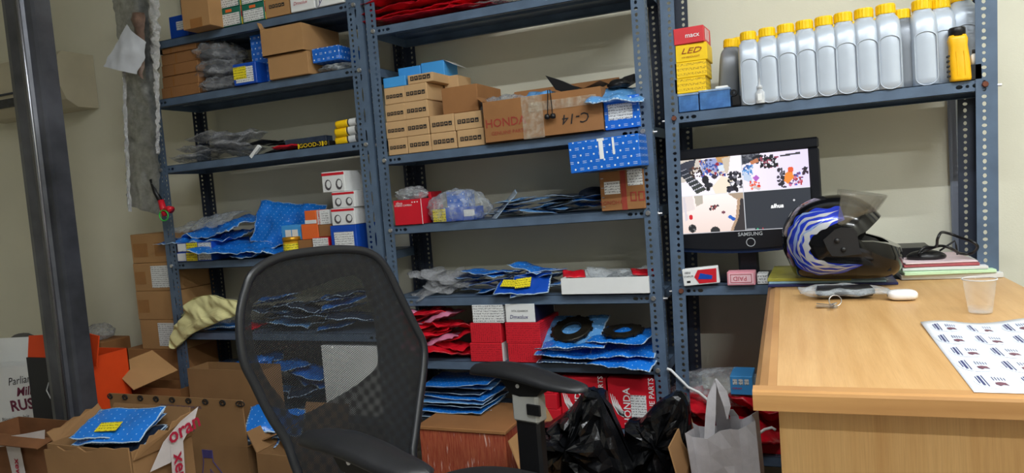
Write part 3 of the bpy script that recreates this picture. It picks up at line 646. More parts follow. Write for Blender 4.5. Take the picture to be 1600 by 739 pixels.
# --- fourth middle shelf
gp = [bag_mesh('bag', .12, .1, .02, .012, 180+i, [m_gfilm, m_gfilm], 14, 12) for i in range(4)]
pile(gp, 9, 'grey_film_bag', 'grey see-through film bag on the fourth middle shelf', 'bag', 'grey film bags on the fourth middle shelf', 655, 722, 455, 'M4', .0, .09, .06, .3, .9, 15, edge_up=.4)
bp = [bag_mesh('bag', .13, .09, .008, .007, 190+i, [[m_bluebag, m_dblue, m_bluebag, m_dbag][i % 4], m_edge], 13, 9, ragged=.004) for i in range(8)]
pile(bp, 20, 'blue_packet', 'pale-edged blue packet heaped on the fourth middle shelf', 'packet', 'blue packets on the fourth middle shelf', 728, 862, 455, 'M4', -.005, .08, .07, .2, .7, 16)
for px, py, rx, ry, lb in ((828, 432, .75, -.1, 'blue packet with a yellow sticker facing out on top of the heap'), (806, 455, .45, .05, 'blue packet with a yellow strip lying under the stickered one')):
    P = atY(px, py, .01); P.z = max(P.z, top('M4', P.x)+.05); o = place(bp[1], 'stickered_packet', lb, 'packet', P.x, .02, P.z-.03, (rx, ry, .05))
    MB().box(-.045, .005, -.022, .016, .0, .001).build('sticker', m_prty, o, loc=(0, 0, .022))
x0, x1 = fpos(877, 1014, 448, -.012); X = (x0+x1)/2; z0 = top('M4', X)
tr = open_carton('white_tray', 'low white open tray box of clear bags on the fourth middle shelf', X, -.012, z0+.0008, x1-x0, .2, atY(945, 434, -.012).z-z0, m_white)
tb = [bag_mesh('bag', .11, .1, .02, .012, 200+i, [m_film, m_film], 14, 12) for i in range(3)]
for i in range(7):
    place(tb[i % 3], 'clear_film_bag', 'clear bag of small parts in the white tray, %s from the left' % ORD[i], 'bag', X-.1+.033*i, .06+.02*(i % 3), z0+.02+.006*(i % 3), (.25, random.uniform(-.3, .3), i), 'clear bags in the white tray')
for i, px in enumerate((895, 1003)):
    P = atY(px, 430, .05); place(bag_mesh('bag', .07, .05, .012, .008, 210+i, [m_redbag, m_redbag], 10, 8), 'red_packet', ['small red packet at the left end of the white tray', 'small red packet at the right end of the white tray'][i], 'packet', P.x, .06, z0+.048, (.3, .1, .4))
# --- fifth middle shelf
rp = [bag_mesh('bag', .15, .12, .022, .014, 220+i, [[m_redbag, m_redbag, m_pinkbag, m_redbag][i], [m_redbag, m_redbag, m_pinkbag, m_redbag][i]], 16, 12, ragged=.006) for i in range(4)]
pile(rp, 18, 'red_packet', 'glossy red or pink film packet left of the red boxes', 'packet', 'red packets on the fifth middle shelf', 640, 712, 530, 'M5', -.02, .06, .15, .25, .7, 18)
rx_ = {}
for i, (a, b_, pt, pb, m_) in enumerate(((735, 785, 536, 566, m_redln), (794, 846, 537, 566, m_redlnv), (735, 783, 505, 535, m_redlnv), (790, 844, 504, 535, m_redln))):
    rx_[i] = fbox('red_box', ('lower left', 'lower right', 'upper left', 'upper right')[i]+' of four red boxes with tiny printing', 'box', a, b_, pt, 'M5', .0, .18, m_, base=rx_[i-2]['top']+.0006 if i > 1 else None, pb=pb, group='red printed boxes')
    if i == 0: W, H = rx_[0]['w'], rx_[0]['h']; MB().box(W/2+.0002, W/2+.0008, 0, .17, 0, H).build('side_panel', m_label, rx_[0])
o = fbox('parts_box', 'white box with small black printing on the upper left red box', 'box', 738, 786, 481, 'M5', .0, .18, m_prt, base=rx_[2]['top']+.0006, pb=503, h=.058)
o = fbox('parts_box', 'white box with a violet stamp on the upper right red box', 'box', 790, 836, 480, 'M5', .0, .18, m_white, base=rx_[3]['top']+.0006, pb=503, h=.058)
word(o, 'Dmxslux', .45, .3, .017, m_inkp, shear=.2); word(o, 'HTX GEARBOX', .5, .62, .008, m_ink); W, H = o['w'], o['h']; MB().box(W/2+.0003, W/2+.001, 0, .17, 0, H).build('side_panel', mat('navy_board', (24, 28, 62), .5), o)
m_ring = mat('oily_clutch_ring', (44, 40, 32), .35, .5, .3, 40)
def ring_bag(px, py, Y, lb, rot, sc, has, m_=None, dz=0):
    P = atY(px, py, Y)
    o = place(bag_mesh('bag', .2, .17, .014, .008, int(px+py), [m_ or m_bluebag, m_edge], 18, 14, ragged=.004), 'blue_film_bag', lb, 'bag', P.x, Y+.05, max(P.z-.01, top('M5', P.x)+.003)+dz, rot, 'blue film bags on the fifth middle shelf', [sc]*3)
    if has:
        mb = MB(); mb.lathe([(.032, 0), (.062, 0), (.065, .002), (.065, .007), (.062, .009), (.032, .009), (.032, 0)], 32, cap=False)
        for k in range(12):
            a = 2*pi*k/12; mb.box(.062, .07, -.006, .006, .0015, .0075, M=Matrix.Rotation(a, 4, 'Z'))
        mb.build('clutch_ring', m_ring, o, False, loc=(0, 0, .019))
    return o
ring_bag(888, 566, .0, 'dark grey printed film bag at the bottom of the ring-bag heap', (.08, 0, .1), 1, 0, m_dbag)
ring_bag(888, 551, .0, 'blue film bag second from the bottom of the ring-bag heap', (.1, .03, -.05), .98, 0)
ring_bag(895, 537, .0, 'blue film bag third from the bottom of the ring-bag heap', (.1, -.03, .08), 1., 0)
ring_bag(972, 563, -.02, 'blue film bag drooping over the shelf edge at the lowest right', (.18, .04, -.12), 1.02, 0)
ring_bag(970, 548, .0, 'blue film bag in the middle of the right ring-bag stack', (.12, -.04, .06), 1, 0)
ring_bag(968, 530, .0, 'blue film bag with a dark toothed ring lying flat on the right stack', (.1, .0, -.2), .92, 1, dz=.004)
ring_bag(888, 518, .02, 'pale film bag tilted up with a dark toothed ring inside', (.42, -.03, -.1), 1.0, 1, m_bluebag2, dz=-.012)
# --- bottom middle shelf
fb_ = [bag_mesh('bag', .24, .2, .006, .004, 240+i, [[m_dbag, m_bluebag2, m_bluebag][i % 3], m_edge], 16, 12) for i in range(3)]
for i in range(9):
    X = atY(708, 640, .0).x
    place(fb_[i % 3], 'flat_film_packet', 'flat blue film packet on the bottom middle shelf, %s from the bottom' % ORD[i], 'packet', X+random.uniform(-.012, .012), .09+random.uniform(-.02, .02), top('M6', X)+.003+.013*i, (random.uniform(-.03, .05), random.uniform(-.03, .03), random.uniform(-.12, .12)), 'flat packets on the bottom middle shelf')
b = None
for i in range(3):
    o = fbox('red_box', ['lowest', 'middle', 'topmost'][i]+' flat red box behind the chair armrest', 'box', 826-4*i, 876-6*i, 640-20*i, 'M6', .0, .2, m_red, base=b, h=.048, pb=660-20*i, group='flat red boxes'); b = o['top']+.0006
def wing_box(a, b_, pt, lb, Y=0):
    o = fbox('lettered_red_carton', lb, 'carton', a, b_, pt, 'M6', Y, .2, m_red, pb=664, group='red cartons with wing emblem')
    W, H = o['w'], o['h']; mb = MB()
    for k in range(6):                                              # feathered wing emblem
        P = [(-W*.455+.0065*k, H*.70-.006*k*k*.35), (-W*.40+.0062*k, H*.47-.004*k), (-W*.30+.004*k, H*.30-.002*k), (-W*.20, H*.235+.004*k)]
        for q in range(3):
            w0, w1 = ((.0006, .0024), (.0024, .0026), (.0026, .001))[q]; (xa_, za_), (xb_, zb__) = P[q], P[q+1]
            mb.add([(xa_-w0, -.0012, za_-w0*.5), (xb_-w1, -.0012, zb__-w1*.5), (xb_+w1, -.0012, zb__+w1*.5), (xa_+w0, -.0012, za_+w0*.5)], [(0, 1, 2, 3)])
    mb.build('wing_emblem', m_inkw, o)
    text('HONDA', .03, m_inkw, o, (-W*.11, -.0014, H*.45), (pi/2, -pi/2, 0), bold=.015)
    lab(o, .46, .78, .2, .68, m_prt); text('GENUINE PARTS', .022, m_inkw, o, (W*.40, -.0014, H*.5), (pi/2, -pi/2, 0), bold=.01)
    return o
wing_box(951, 1027, 592, 'red carton with white wing emblem next to the right rack post'); wing_box(877, 948, 590, 'red carton with white wing emblem behind the black bag', .01)

# ================================================================== RIGHT RACK, oil shelf
t_ = fbox('small_tub', 'blue-tinted clear plastic tub under the yellow boxes', 'tub', 1060, 1091, 147, 'R1', .0, .11, film_mat('blue_tub_film', (90, 140, 205), .55, .2, .3), pb=171)
t2 = fbox('small_tub', 'blue-tinted clear plastic tub with a white lid rim', 'tub', 1093, 1141, 140, 'R1', .0, .09, MATS['blue_tub_film'], pb=169)
for q in (t_, t2):
    W, H = q['w'], q['h']; MB().cbox(-W/2-.002, W/2+.002, -.002, q['d']+.002, H-.004, H+.002, .0015).build('rim', film_mat('tub_rim', (170, 195, 225), .5, .2, .2) if 'tub_rim' not in MATS else MATS['tub_rim'], q)
    link('contents', blob_mesh('c', W*.4, q['d']*.38, H*.4, .3, 3, m_dblue, 3), q, (0, q['d']/2, .002))
b = t_['top']+.003
for i, (pt, pb) in enumerate(((121, 146), (96, 121), (68, 96))):
    o = fbox('bulb_box', ['lowest yellow box of printing in the stack by the post', 'middle yellow box in the stack by the post', 'yellow box with red lettering under the red one'][i], 'box', 1054, (1103, 1104, 1105)[i], pt, 'R1', .0, .11, (m_yelp, m_yelp, m_yel)[i], base=b, pb=pb); b = o['top']+.0006
    if i == 2: word(o, 'LED', .5, .6, .021, mat('brown_red_ink', (150, 60, 30), .5), shear=.35, sx=1.5); word(o, 'H4 HEADLIGHT', .5, .25, .007, MATS['brown_red_ink'])
o = fbox('bulb_box', 'red box with white lettering on top of the yellow boxes', 'box', 1052, 1100, 42, 'R1', -.005, .1, mat('coral_red_board', (214, 60, 66), .45), base=b, pb=68, yaw=-.05); word(o, 'macx', .62, .48, .018, m_inkw, bold=.01)
W, H = o['w'], o['h']
for k in range(3): MB().box(W/2+.0003, W/2+.0009, .02+.02*k, .026+.02*k, H*.15, H*.85).build('side_print', m_inkw, o)
o = fbox('white_disc', 'round white lid lying on the clear tub', 'lid', 1117, 1138, 134, 'R1', .03, .03, m_white, base=t2['top']+.003, pb=140, c=.003)
def oil_bottle_mesh(name, w, d, h, m):
    """1-litre style bottle: narrow shouldered body, concave panel on the side"""
    prof = [(0, .93, .93), (.012, 1, 1), (.1, 1, 1), (.55, 1, .99), (.68, .98, .97), (.80, .97, .9), (.88, .92, .74), (.93, .84, .58), (.965, .7, .42), (1.0, .66, .40)]
    n = 28; vs = []; fs = []; uv = []
    def se(a, p): return math.copysign(abs(cos(a))**p, cos(a)), math.copysign(abs(sin(a))**p, sin(a))
    for i, (z, kx, ky) in enumerate(prof):
        for k in range(n):
            a = 2*pi*k/n; p = .42 if z < .9 else .42+(z-.9)*5
            cx, cy = se(a, p); x = cx*w/2*kx; y = cy*d/2*ky-(z > .8)*(z-.8)*d*.35
            vs.append((x, y, z*h))
    for i in range(len(prof)-1):
        for k in range(n): fs.append((i*n+k, i*n+(k+1) % n, (i+1)*n+(k+1) % n, (i+1)*n+k))
    fs += [tuple(range(n))[::-1], tuple((len(prof)-1)*n+k for k in range(n))]
    mb = MB(); mb.v = vs; mb.f = fs; mb.mi = [0]*len(fs); return mb.mesh(name, m, True)
BW, BD_, BH = .059, .1, .182
b_body = oil_bottle_mesh('body', BW, BD_, BH, m_grey); b_dark = b_body.copy(); b_dark.materials[0] = m_greyd
cpf = []
for k in range(60):
    pass
def cap_mesh():
    mb = MB(); n = 36; prof = [(.0, 0), (.021, 0), (.022, .002), (.022, .02), (.020, .0235), (0, .0235)]; vs = []
    for r0, z in prof:
        for k in range(n): q = r0*(1-.035*(k % 2)*(0.001 < z < .021)); vs.append((q*cos(2*pi*k/n), q*sin(2*pi*k/n), z))
    fs = [(i*n+k, i*n+(k+1) % n, (i+1)*n+(k+1) % n, (i+1)*n+k) for i in range(len(prof)-1) for k in range(n)]
    mb.add(vs, fs); return mb.mesh('cap', m_cap, False)
c_me = cap_mesh()
def panel_mesh():                                                  # raised arch outline and long rounded panel on the narrow side
    mb = MB(); W = BW*.78; pts = []
    for k in range(13): a = pi*k/12; pts.append((-W/2*cos(a), 0, BH*.60+W*.33*sin(a)))
    base = [(W/2, 0, BH*.1)]+[(W/2*cos(pi*k/10), 0, BH*.1-W*.4*sin(pi*k/10)) for k in range(1, 10)]+[(-W/2, 0, BH*.1)]
    path = pts+base; mb.tube(path, .0014, 6, closed=True); return mb.mesh('panel_rim', m_grey, True)
p_me = panel_mesh()
def bottle(px, Y, lb, dark=False, sc=1., roll=0, yaw=0, group='grey oil bottles with yellow caps', py=130):
    X = atY(px, py, Y).x
    rt = empty('oil_bottle', lb, 'bottle', (X, Y+BD_/2*sc, top('R1', X)+.0005), (0, -atan(SHZ['R1'][1])+roll, yaw), group); rt.scale = (sc,)*3
    link('body', b_dark if dark else b_body, rt); link('cap', c_me, rt, (0, -.007, BH-.002))
    if not dark: link('panel_rim', p_me, rt, (0, -BD_/2+.0008, 0))
    return rt
ordn = ['first', 'second', 'third', 'fourth', 'fifth', 'sixth', 'seventh', 'eighth']
for i, px in enumerate((1171, 1201, 1231, 1261, 1292, 1323, 1356, 1391)):
    bottle(px, -.002, 'grey oil bottle with yellow cap, %s of the front row from the left' % ordn[i], sc=.97+.012*i, yaw=.05)
bottle(1415, .025, 'dark see-through grey oil bottle right of the front row', True, .98, py=110); bottle(1449, .01, 'smooth grey oil bottle right of the dark one', False, 1.05); bottle(1478, .03, 'grey oil bottle partly hidden behind the yellow bottle', False, 1.05); bottle(1513, .045, 'rightmost grey oil bottle next to the rack post', False, 1.12)
bottle(1134, .08, 'dark grey oil bottle leaning behind the clear tubs', True, .98, roll=.09); bottle(1157, .1, 'grey oil bottle in the back row behind the first one', True, 1.)
for i, px in enumerate((1186, 1216, 1246, 1277, 1308, 1340, 1370)): bottle(px, .125, 'grey oil bottle in the back row behind gap %s, only its yellow cap showing' % ('one', 'two', 'three', 'four', 'five', 'six', 'seven')[i], True, 1., group='oil bottles in the back row')
X = atY(1186, 140, -.03).x; z = top('R1', X)
rt = empty('dropper_bottle', 'tiny clear dropper bottle in front of the first oil bottles', 'bottle', (X, -.001, z+.0005)); rt.scale = (.9,)*3
m_clr = film_mat('clear_plastic', (225, 228, 230), .5, .2, .1)
MB().lathe([(0, 0), (.013, 0), (.0135, .002), (.0135, .032), (.008, .038), (.007, .042), (0, .042)], 16).build('body', m_clr, rt, True)
MB().lathe([(0, .042), (.008, .042), (.0085, .05), (.004, .055), (.0022, .066), (.001, .088), (0, .088)], 12).build('nozzle', m_clr, rt, True)
MB().box(-.006, .006, -.0142, -.0136, .008, .028).build('label', m_label, rt)
rt.location.y = -.0
X = atY(1498, 90, .0).x; z = top('R1', X)
rt = empty('yellow_bottle', 'small yellow bottle with black cap in front of the grey bottles', 'bottle', (X, .012, z+.0005))
vs = []; pr = [(0, .96), (.006, 1), (.05, .98), (.085, .86), (.1, .94), (.11, .8)]
mb = MB(); n = 20
for z_, k_ in pr:
    for k in range(n):
        a = 2*pi*k/n; vs.append((math.copysign(abs(cos(a))**.5, cos(a))*.0225*k_+.004*(.11-z_)/.11, math.copysign(abs(sin(a))**.5, sin(a))*.02*k_, z_))
mb.add(vs, [(i*n+k, i*n+(k+1) % n, (i+1)*n+(k+1) % n, (i+1)*n+k) for i in range(5) for k in range(n)]+[tuple(range(n))[::-1], tuple(5*n+k for k in range(n))]); mb.build('body', mat('yellow_plastic', (250, 186, 20), .4), rt, True)
mb = MB()
for s in (-.004, .012): mb.tube([(s, -.0195, .012), (s-.002, -.0185, .07)], .0012, 6)
mb.build('rib', MATS['yellow_plastic'], rt)
for k in range(5): MB().box(-.023, -.017, -.012, .01, .012+.012*k, .016+.012*k, M=Matrix.Rotation(.0, 4, 'X')).build('side_print', m_ink, rt)
MB().lathe([(0, .108), (.0185, .108), (.0185, .126), (.016, .129), (0, .129)], 20).build('cap', m_black, rt, True)
o = fbox('black_clip', 'small black clip beside the clear tub', 'clip', 1142, 1157, 148, 'R1', .0, .03, m_black, pb=163, c=.004); MB().lathe([(.004, 0), (.009, 0), (.009, .01), (.004, .01), (.004, 0)], 12, cap=False).build('loop', m_black, o, loc=(-.004, .008, o['h']+.006), rot=(pi/2, 0, 0))
X = atY(1521, 85, .02).x; z = top('R1', X)
rt = empty('spray_vial', 'small white vial beside the rack post on the oil shelf', 'vial', (X, -.0, z+.03)); rt.location.z = z+.0005
MB().box(-.012, .012, .0, .03, 0, .035).build('stand', m_black, rt); MB().lathe([(0, .035), (.007, .035), (.007, .058), (.004, .062), (0, .062)], 12).build('body', m_white, rt, True, loc=(0, .014, 0)); MB().lathe([(0, .062), (.004, .062), (.004, .072), (0, .072)], 10).build('cap', m_dark, rt, True, loc=(0, .014, 0))
# ================================================================== DESK
m_wood = None
k = NT('beech_laminate'); nz = k.noise(5, stretch=(9, .55, 9), detail=5); nz2 = k.noise(90, stretch=(9, .3, 9), detail=2)
k.col(k.mix(k.math('MULTIPLY', k.ramp(nz2, .4, .75), .25), k.mix(k.ramp(nz, .35, .68), lin((212, 170, 114)), lin((197, 152, 96))), lin((168, 120, 70)))); k.b.inputs['Roughness'].default_value = .38; m_wood = k.m
k = NT('beech_panel'); nz = k.noise(5, stretch=(9, 9, .5), detail=5); nz2 = k.noise(80, stretch=(9, 9, .25), detail=2)
k.col(k.mix(k.math('MULTIPLY', k.ramp(nz2, .4, .75), .25), k.mix(k.ramp(nz, .35, .68), lin((220, 176, 116)), lin((204, 156, 96))), lin((168, 120, 70)))); k.b.inputs['Roughness'].default_value = .42; m_woodv = k.m
k = NT('beech_moulding'); nz = k.noise(5, stretch=(.6, .6, 9), detail=5)
k.col(k.mix(k.ramp(nz, .35, .68), lin((196, 148, 92)), lin((174, 126, 74)))); k.b.inputs['Roughness'].default_value = .4; m_woodm = k.m
DZ = .76; A = atZ(1190, 607, DZ); DL = 1.02; DWD = .525; TH = .024
dk = empty('desk', 'light beech wooden desk with moulded edges at the right', 'desk', (A.x, A.y, 0), (0, 0, RD(2.0)))
MB().box(.02, DWD, .016, DL-.03, DZ-TH, DZ).build('desk_top', m_wood, dk)
MB().prism([(-.012, DZ-TH-.004), (.0198, DZ-TH-.004), (.0198, DZ), (.008, DZ), (-.004, DZ-.006), (-.012, DZ-.016)], DL-.046, M=Matrix.Translation((0, .0159, 0))).build('edge_moulding', m_woodm, dk)
pr = [(-.012, DZ-TH-.004), (.0158, DZ-TH-.004), (.0158, DZ), (-.006, DZ), (-.0105, DZ-.002), (-.012, DZ-.006)]
MB().prism([(x, z) for x, z in pr], DWD+.012, M=Matrix.Translation((DWD, 0, 0)) @ Matrix.Rotation(pi/2, 4, 'Z')).build('edge_moulding', m_woodm, dk, loc=(0, 0, 0))
MB().box(.02, DWD-.03, .034, .052, .03, DZ-TH).build('front_panel', m_woodv, dk)
MB().box(.02, .038, .052, DL-.06, .03, DZ-TH-.001).build('side_panel', m_woodv, dk); MB().box(DWD-.05, DWD-.032, .052, DL-.06, .0, DZ-TH-.001).build('side_panel', m_woodv, dk)
MB().box(.02, DWD-.03, .03, .06, .0, .03).build('plinth', m_woodm, dk)

# ================================================================== MONITOR
YM = .07
p00 = atY(1066.5, 367.7, YM); p01 = atY(1062.5, 252, YM); p11 = atY(1264, 232, YM); p10 = atY(1271, 353.5, YM)
SWd = ((p11.x-p01.x)+(p10.x-p00.x))/2; SHt = ((p01.z-p00.z)+(p11.z-p10.z))/2; cx = (p00.x+p01.x+p10.x+p11.x)/4; cz = (p00.z+p01.z+p10.z+p11.z)/4
zsh = top('R2', cx)
mo = empty('monitor', 'black flat-screen monitor showing four camera views', 'monitor', (cx, YM, zsh+.0005), (0, RD(-.6), RD(1)))
cz -= zsh
m_bez = mat('bezel_black', (26, 27, 32), .28, 0, .05)
w2, h2 = SWd/2, SHt/2
mb = MB(); bt, bs, bb_ = .030, .028, .046
mb.cbox(-w2-bs, w2+bs, -.004, .03, cz+h2, cz+h2+bt, .005); mb.cbox(-w2-bs, -w2, -.004, .03, cz-h2, cz+h2, .004); mb.cbox(w2, w2+bs, -.004, .03, cz-h2, cz+h2, .004)
poly = [(-w2-bs, cz-h2), (-w2-bs, cz-h2-bb_*.8)]+[(-w2-bs+(2*w2+2*bs)*q/10, cz-h2-bb_*(.8+.3*sin(pi*q/10))) for q in range(1, 10)]+[(w2+bs, cz-h2-bb_*.8), (w2+bs, cz-h2)]
mb.prism(poly[::-1], .034, M=Matrix.Translation((0, -.004, 0)))
mb.build('bezel', m_bez, mo)
lo_ = [(x, z-.012) for x, z in poly[1:-1]]
MB().prism((lo_+[(x, z+.006) for x, z in poly[1:-1]][::-1])[::-1], .028, M=Matrix.Translation((0, .002, 0))).build('bezel_lip', mat('blue_black_lip', (22, 36, 66), .2), mo)
MB().cbox(-w2-bs+.01, w2+bs-.01, .028, .062, cz-h2-bb_*.6, cz+h2+bt-.008, .012).build('back_cover', m_bez, mo)
MB().cbox(-.028, .028, .03, .06, .012, cz-h2, .006).build('neck', m_bez, mo)
mb = MB(); mb.lathe([(0, 0), (1, 0), (1, .006), (.85, .013), (.3, .018), (0, .018)], 32, sx=.125, sy=.085); mb.v = [(x, y+.05, z) for x, y, z in mb.v]; mb.build('stand_base', m_bez, mo, True)
text('SAMSUNG', .0145, mat('silver_print', (200, 205, 210), .3, .3, 0), mo, (.012, -.0055, cz-h2-.0095), bold=.012)
MB().lathe([(.0105, 0), (.0125, 0), (.0125, .0012), (.0105, .0012), (.0105, 0)], 24, cap=False).build('power_ring', MATS['silver_print'], mo, loc=(.012, -.004, cz-h2-.0325), rot=(pi/2, 0, 0))
# picture on the screen: drawn cell by cell
GX, GY = 176, 104
pic = [[(242, 236, 246)]*GX for _ in range(GY)]
def pell(x, y, rx, ry, c):
    for j in range(max(0, int(y-ry)), min(GY, int(y+ry)+2)):
        for i in range(max(0, int(x-rx)), min(GX, int(x+rx)+2)):
            if ((i-x)/rx)**2+((j-y)/ry)**2 <= 1: pic[j][i] = c
def ppoly(pts, c):
    n = len(pts); ys = [p[1] for p in pts]
    for j in range(max(0, int(min(ys))), min(GY, int(max(ys))+1)):
        xs = []
        for a in range(n):
            (xa, ya), (xb, yb) = pts[a], pts[(a+1) % n]
            if (ya <= j+.5) != (yb <= j+.5): xs.append(xa+(j+.5-ya)*(xb-xa)/(yb-ya))
        xs.sort()
        for q in range(0, len(xs)-1, 2):
            for i in range(max(0, int(xs[q]+.5)), min(GX, int(xs[q+1]+.5))): pic[j][i] = c
rn = random.Random(4)
def speck(x0, x1, y0, y1, n, cs, r=(1, 2.4)):
    for _ in range(n): pell(rn.uniform(x0, x1), rn.uniform(y0, y1), rn.uniform(*r), rn.uniform(*r), rn.choice(cs))
HX, HY = GX//2, int(GY*.49)
ppoly([(0, 0), (34, 0), (30, 14), (10, 30), (0, 32)], (206, 196, 186)); ppoly([(0, 6), (12, 2), (26, 0), (22, 14), (8, 22), (0, 24)], (60, 62, 74))
for q in range(6): ppoly([(1+q*4, 16+q*5.6), (12+q*4.6, 13+q*5.2), (15+q*4.7, 17+q*5.2), (3+q*4.2, 21+q*5.5)], (44+3*q, 48+3*q, 60)); ppoly([(1+q*4, 15+q*5.6), (12+q*4.6, 12+q*5.2), (12+q*4.6, 13+q*5.2), (1+q*4, 16+q*5.6)], (150, 152, 165))
speck(16, 34, 10, 24, 26, [(60, 44, 40), (110, 70, 56), (40, 36, 40)])
ppoly([(31, 2), (68, 0), (64, 22), (34, 20)], (150, 160, 205)); speck(32, 66, 2, 26, 95, [(60, 90, 170), (50, 70, 140), (190, 40, 60), (150, 40, 60), (70, 110, 190), (210, 190, 170), (60, 60, 90)], (.9, 2.4))
ppoly([(54, 0), (74, 0), (71, 9), (56, 7)], (196, 150, 96)); ppoly([(56, 12), (70, 10), (69, 20), (57, 20)], (216, 226, 236)); ppoly([(62, 2), (74, 0), (70, 22), (66, 24)], (205, 190, 170))
ppoly([(46, 40), (60, 26), (76, 32), (66, 50), (50, 50)], (238, 226, 206)); pell(37, 29, 5, 6, (34, 34, 40)); pell(41, 37, 6, 4, (44, 44, 52)); pell(40, 42, 3, 3, (30, 30, 34)); pell(50, 26, 4, 3, (60, 50, 60))
speck(68, 86, 22, 48, 44, [(26, 26, 34), (46, 46, 58), (30, 30, 36), (120, 120, 130)], (1.5, 3.6)); pell(74, 38, 2, 2, (235, 235, 240)); pell(82, 42, 2, 2, (235, 235, 240))
for j in range(HY):                                                # top right view
    for i in range(HX, GX): pic[j][i] = (240-int(14*(i-HX)/HX), 232-int(16*(i-HX)/HX), 244)
ppoly([(HX, 0), (HX+26, 0), (HX+18, 10), (HX, 14)], (80, 82, 92)); speck(HX, HX+24, 0, 12, 40, [(30, 32, 40), (60, 64, 76), (110, 112, 120)]); ppoly([(HX+12, 10), (HX+22, 6), (HX+24, 11), (HX+13, 15)], (190, 120, 84))
for _ in range(60): pell(HX+24+rn.uniform(0, 24), 9+rn.uniform(-6, 10), rn.uniform(1, 3), rn.uniform(1, 2.4), rn.choice([(24, 24, 32), (40, 40, 50), (26, 26, 30), (150, 70, 90)]))
for q in range(5): pell(HX+28+q*4.4, 12+q % 2*4, 1.4, 1.4, (220, 222, 228))
speck(HX, HX+14, 14, 30, 34, [(70, 130, 200), (90, 150, 215), (60, 90, 150), (150, 180, 215)]); ppoly([(HX+2, 22), (HX+12, 30), (HX+14, 40), (HX+2, 34)], (190, 205, 228)); ppoly([(HX+14, 32), (HX+19, 29), (HX+23, 33), (HX+18, 38)], (176, 96, 190))
speck(HX+9, HX+22, 36, 48, 26, [(230, 60, 40), (214, 40, 30), (240, 120, 90), (200, 190, 190)], (1, 2)); speck(HX+47, HX+56, 22, 40, 22, [(44, 40, 52), (60, 56, 70), (100, 96, 110)]); speck(HX+60, HX+78, 30, 46, 40, [(60, 90, 190), (180, 60, 60), (110, 70, 120), (60, 60, 90), (210, 120, 150)], (1, 2.2)); speck(HX+48, HX+58, 40, 48, 10, [(40, 36, 46)])
ppoly([(HX+57, 30), (HX+66, 26), (HX+68, 36), (HX+60, 44), (HX+55, 40)], (236, 140, 60)); pell(HX+64, 25, 3.6, 3.8, (226, 92, 54)); speck(HX+80, HX+86, 24, 32, 12, [(60, 40, 56), (36, 34, 44)]); ppoly([(HX+52, 5), (HX+78, 3), (HX+78, 5.5), (HX+52, 7.5)], (60, 60, 66))
for j in range(HY, GY):                                            # bottom left and right views
    for i in range(GX): pic[j][i] = (252-int(18*(j-HY)/HY), 240-int(26*(j-HY)/HY), 236-int(30*(j-HY)/HY)) if i < HX else (50, 54, 62)
ppoly([(0, HY), (18, HY), (20, HY+20), (0, HY+24)], (228, 216, 214)); ppoly([(20, HY), (32, HY), (32, HY+12), (22, HY+16)], (184, 176, 164)); ppoly([(4, HY+2), (7, HY+2), (9, GY-20), (5, GY-18)], (214, 206, 212))
ppoly([(66, HY), (88, HY), (88, HY+16), (76, HY+8)], (170, 150, 130)); ppoly([(82, HY+8), (88, HY+10), (88, GY), (70, GY), (78, HY+36)], (56, 52, 54)); ppoly([(80, HY+8), (84, HY+8), (80, HY+34), (71, GY), (67, GY), (76, HY+34)], (180, 150, 124))
pell(13, HY+30, 2.6, 3.6, (206, 40, 50)); speck(40, 52, HY+15, HY+22, 16, [(60, 54, 60), (150, 70, 70), (90, 80, 90)], (1, 1.8)); pell(59, HY+26, 2.6, 2, (120, 70, 84)); pell(68, HY+33, 3, 2.4, (40, 100, 190)); pell(72, HY+36, 3, 2.4, (40, 90, 180))
pell(14, GY-8, 5.4, 6, (40, 40, 42)); pell(46, GY-3, 6.6, 6, (46, 46, 48)); speck(10, 18, GY-12, GY-4, 6, [(110, 110, 110)], (.8, 1.2))
for j in range(GY): pic[j][HX] = (205, 208, 214)
for i in range(GX): pic[HY][i] = (225, 226, 230); pic[GY-1][i] = (180, 180, 186)
ppoly([(HX+2, GY-3), (HX+13, GY-3), (HX+13, GY-1.4), (HX+2, GY-1.4)], (150, 152, 158)); pell(HX+16, GY-2.4, 1.2, .8, (60, 190, 140)); pell(HX+23, GY-2.6, .9, .9, (220, 60, 70)); pell(HX+66, HY+16, 1, 1.4, (230, 230, 235))
me = bpy.data.meshes.new('screen'); vs = [(-w2+SWd*i/GX, 0, cz+h2-SHt*j/GY) for j in range(GY+1) for i in range(GX+1)]
fs = [(j*(GX+1)+i, (j+1)*(GX+1)+i, (j+1)*(GX+1)+i+1, j*(GX+1)+i+1) for j in range(GY) for i in range(GX)]
me.from_pydata(vs, [], fs); ca = me.color_attributes.new('Col', 'FLOAT_COLOR', 'CORNER'); buf = []
for j in range(GY):
    for i in range(GX): buf += [*lin(pic[j][i]), 1.]*4
ca.data.foreach_set('color', buf)
k = NT('screen_picture'); at_ = k.n.new('ShaderNodeAttribute'); at_.attribute_name = 'Col'
k.col((.01, .01, .01)); k.link(at_.outputs['Color'], k.b.inputs['Emission Color']); k.b.inputs['Emission Strength'].default_value = 1.15; k.b.inputs['Roughness'].default_value = .35
me.materials.append(k.m); link('screen', me, mo, (0, -.0008, 0))
text('alhua', .016, mat('screen_white', (240, 240, 240), .4, 0, 0, emit=1.), mo, (SWd*.25, -.0014, cz-SHt*.2), bold=.02, name='screen_logo', shear=.2)
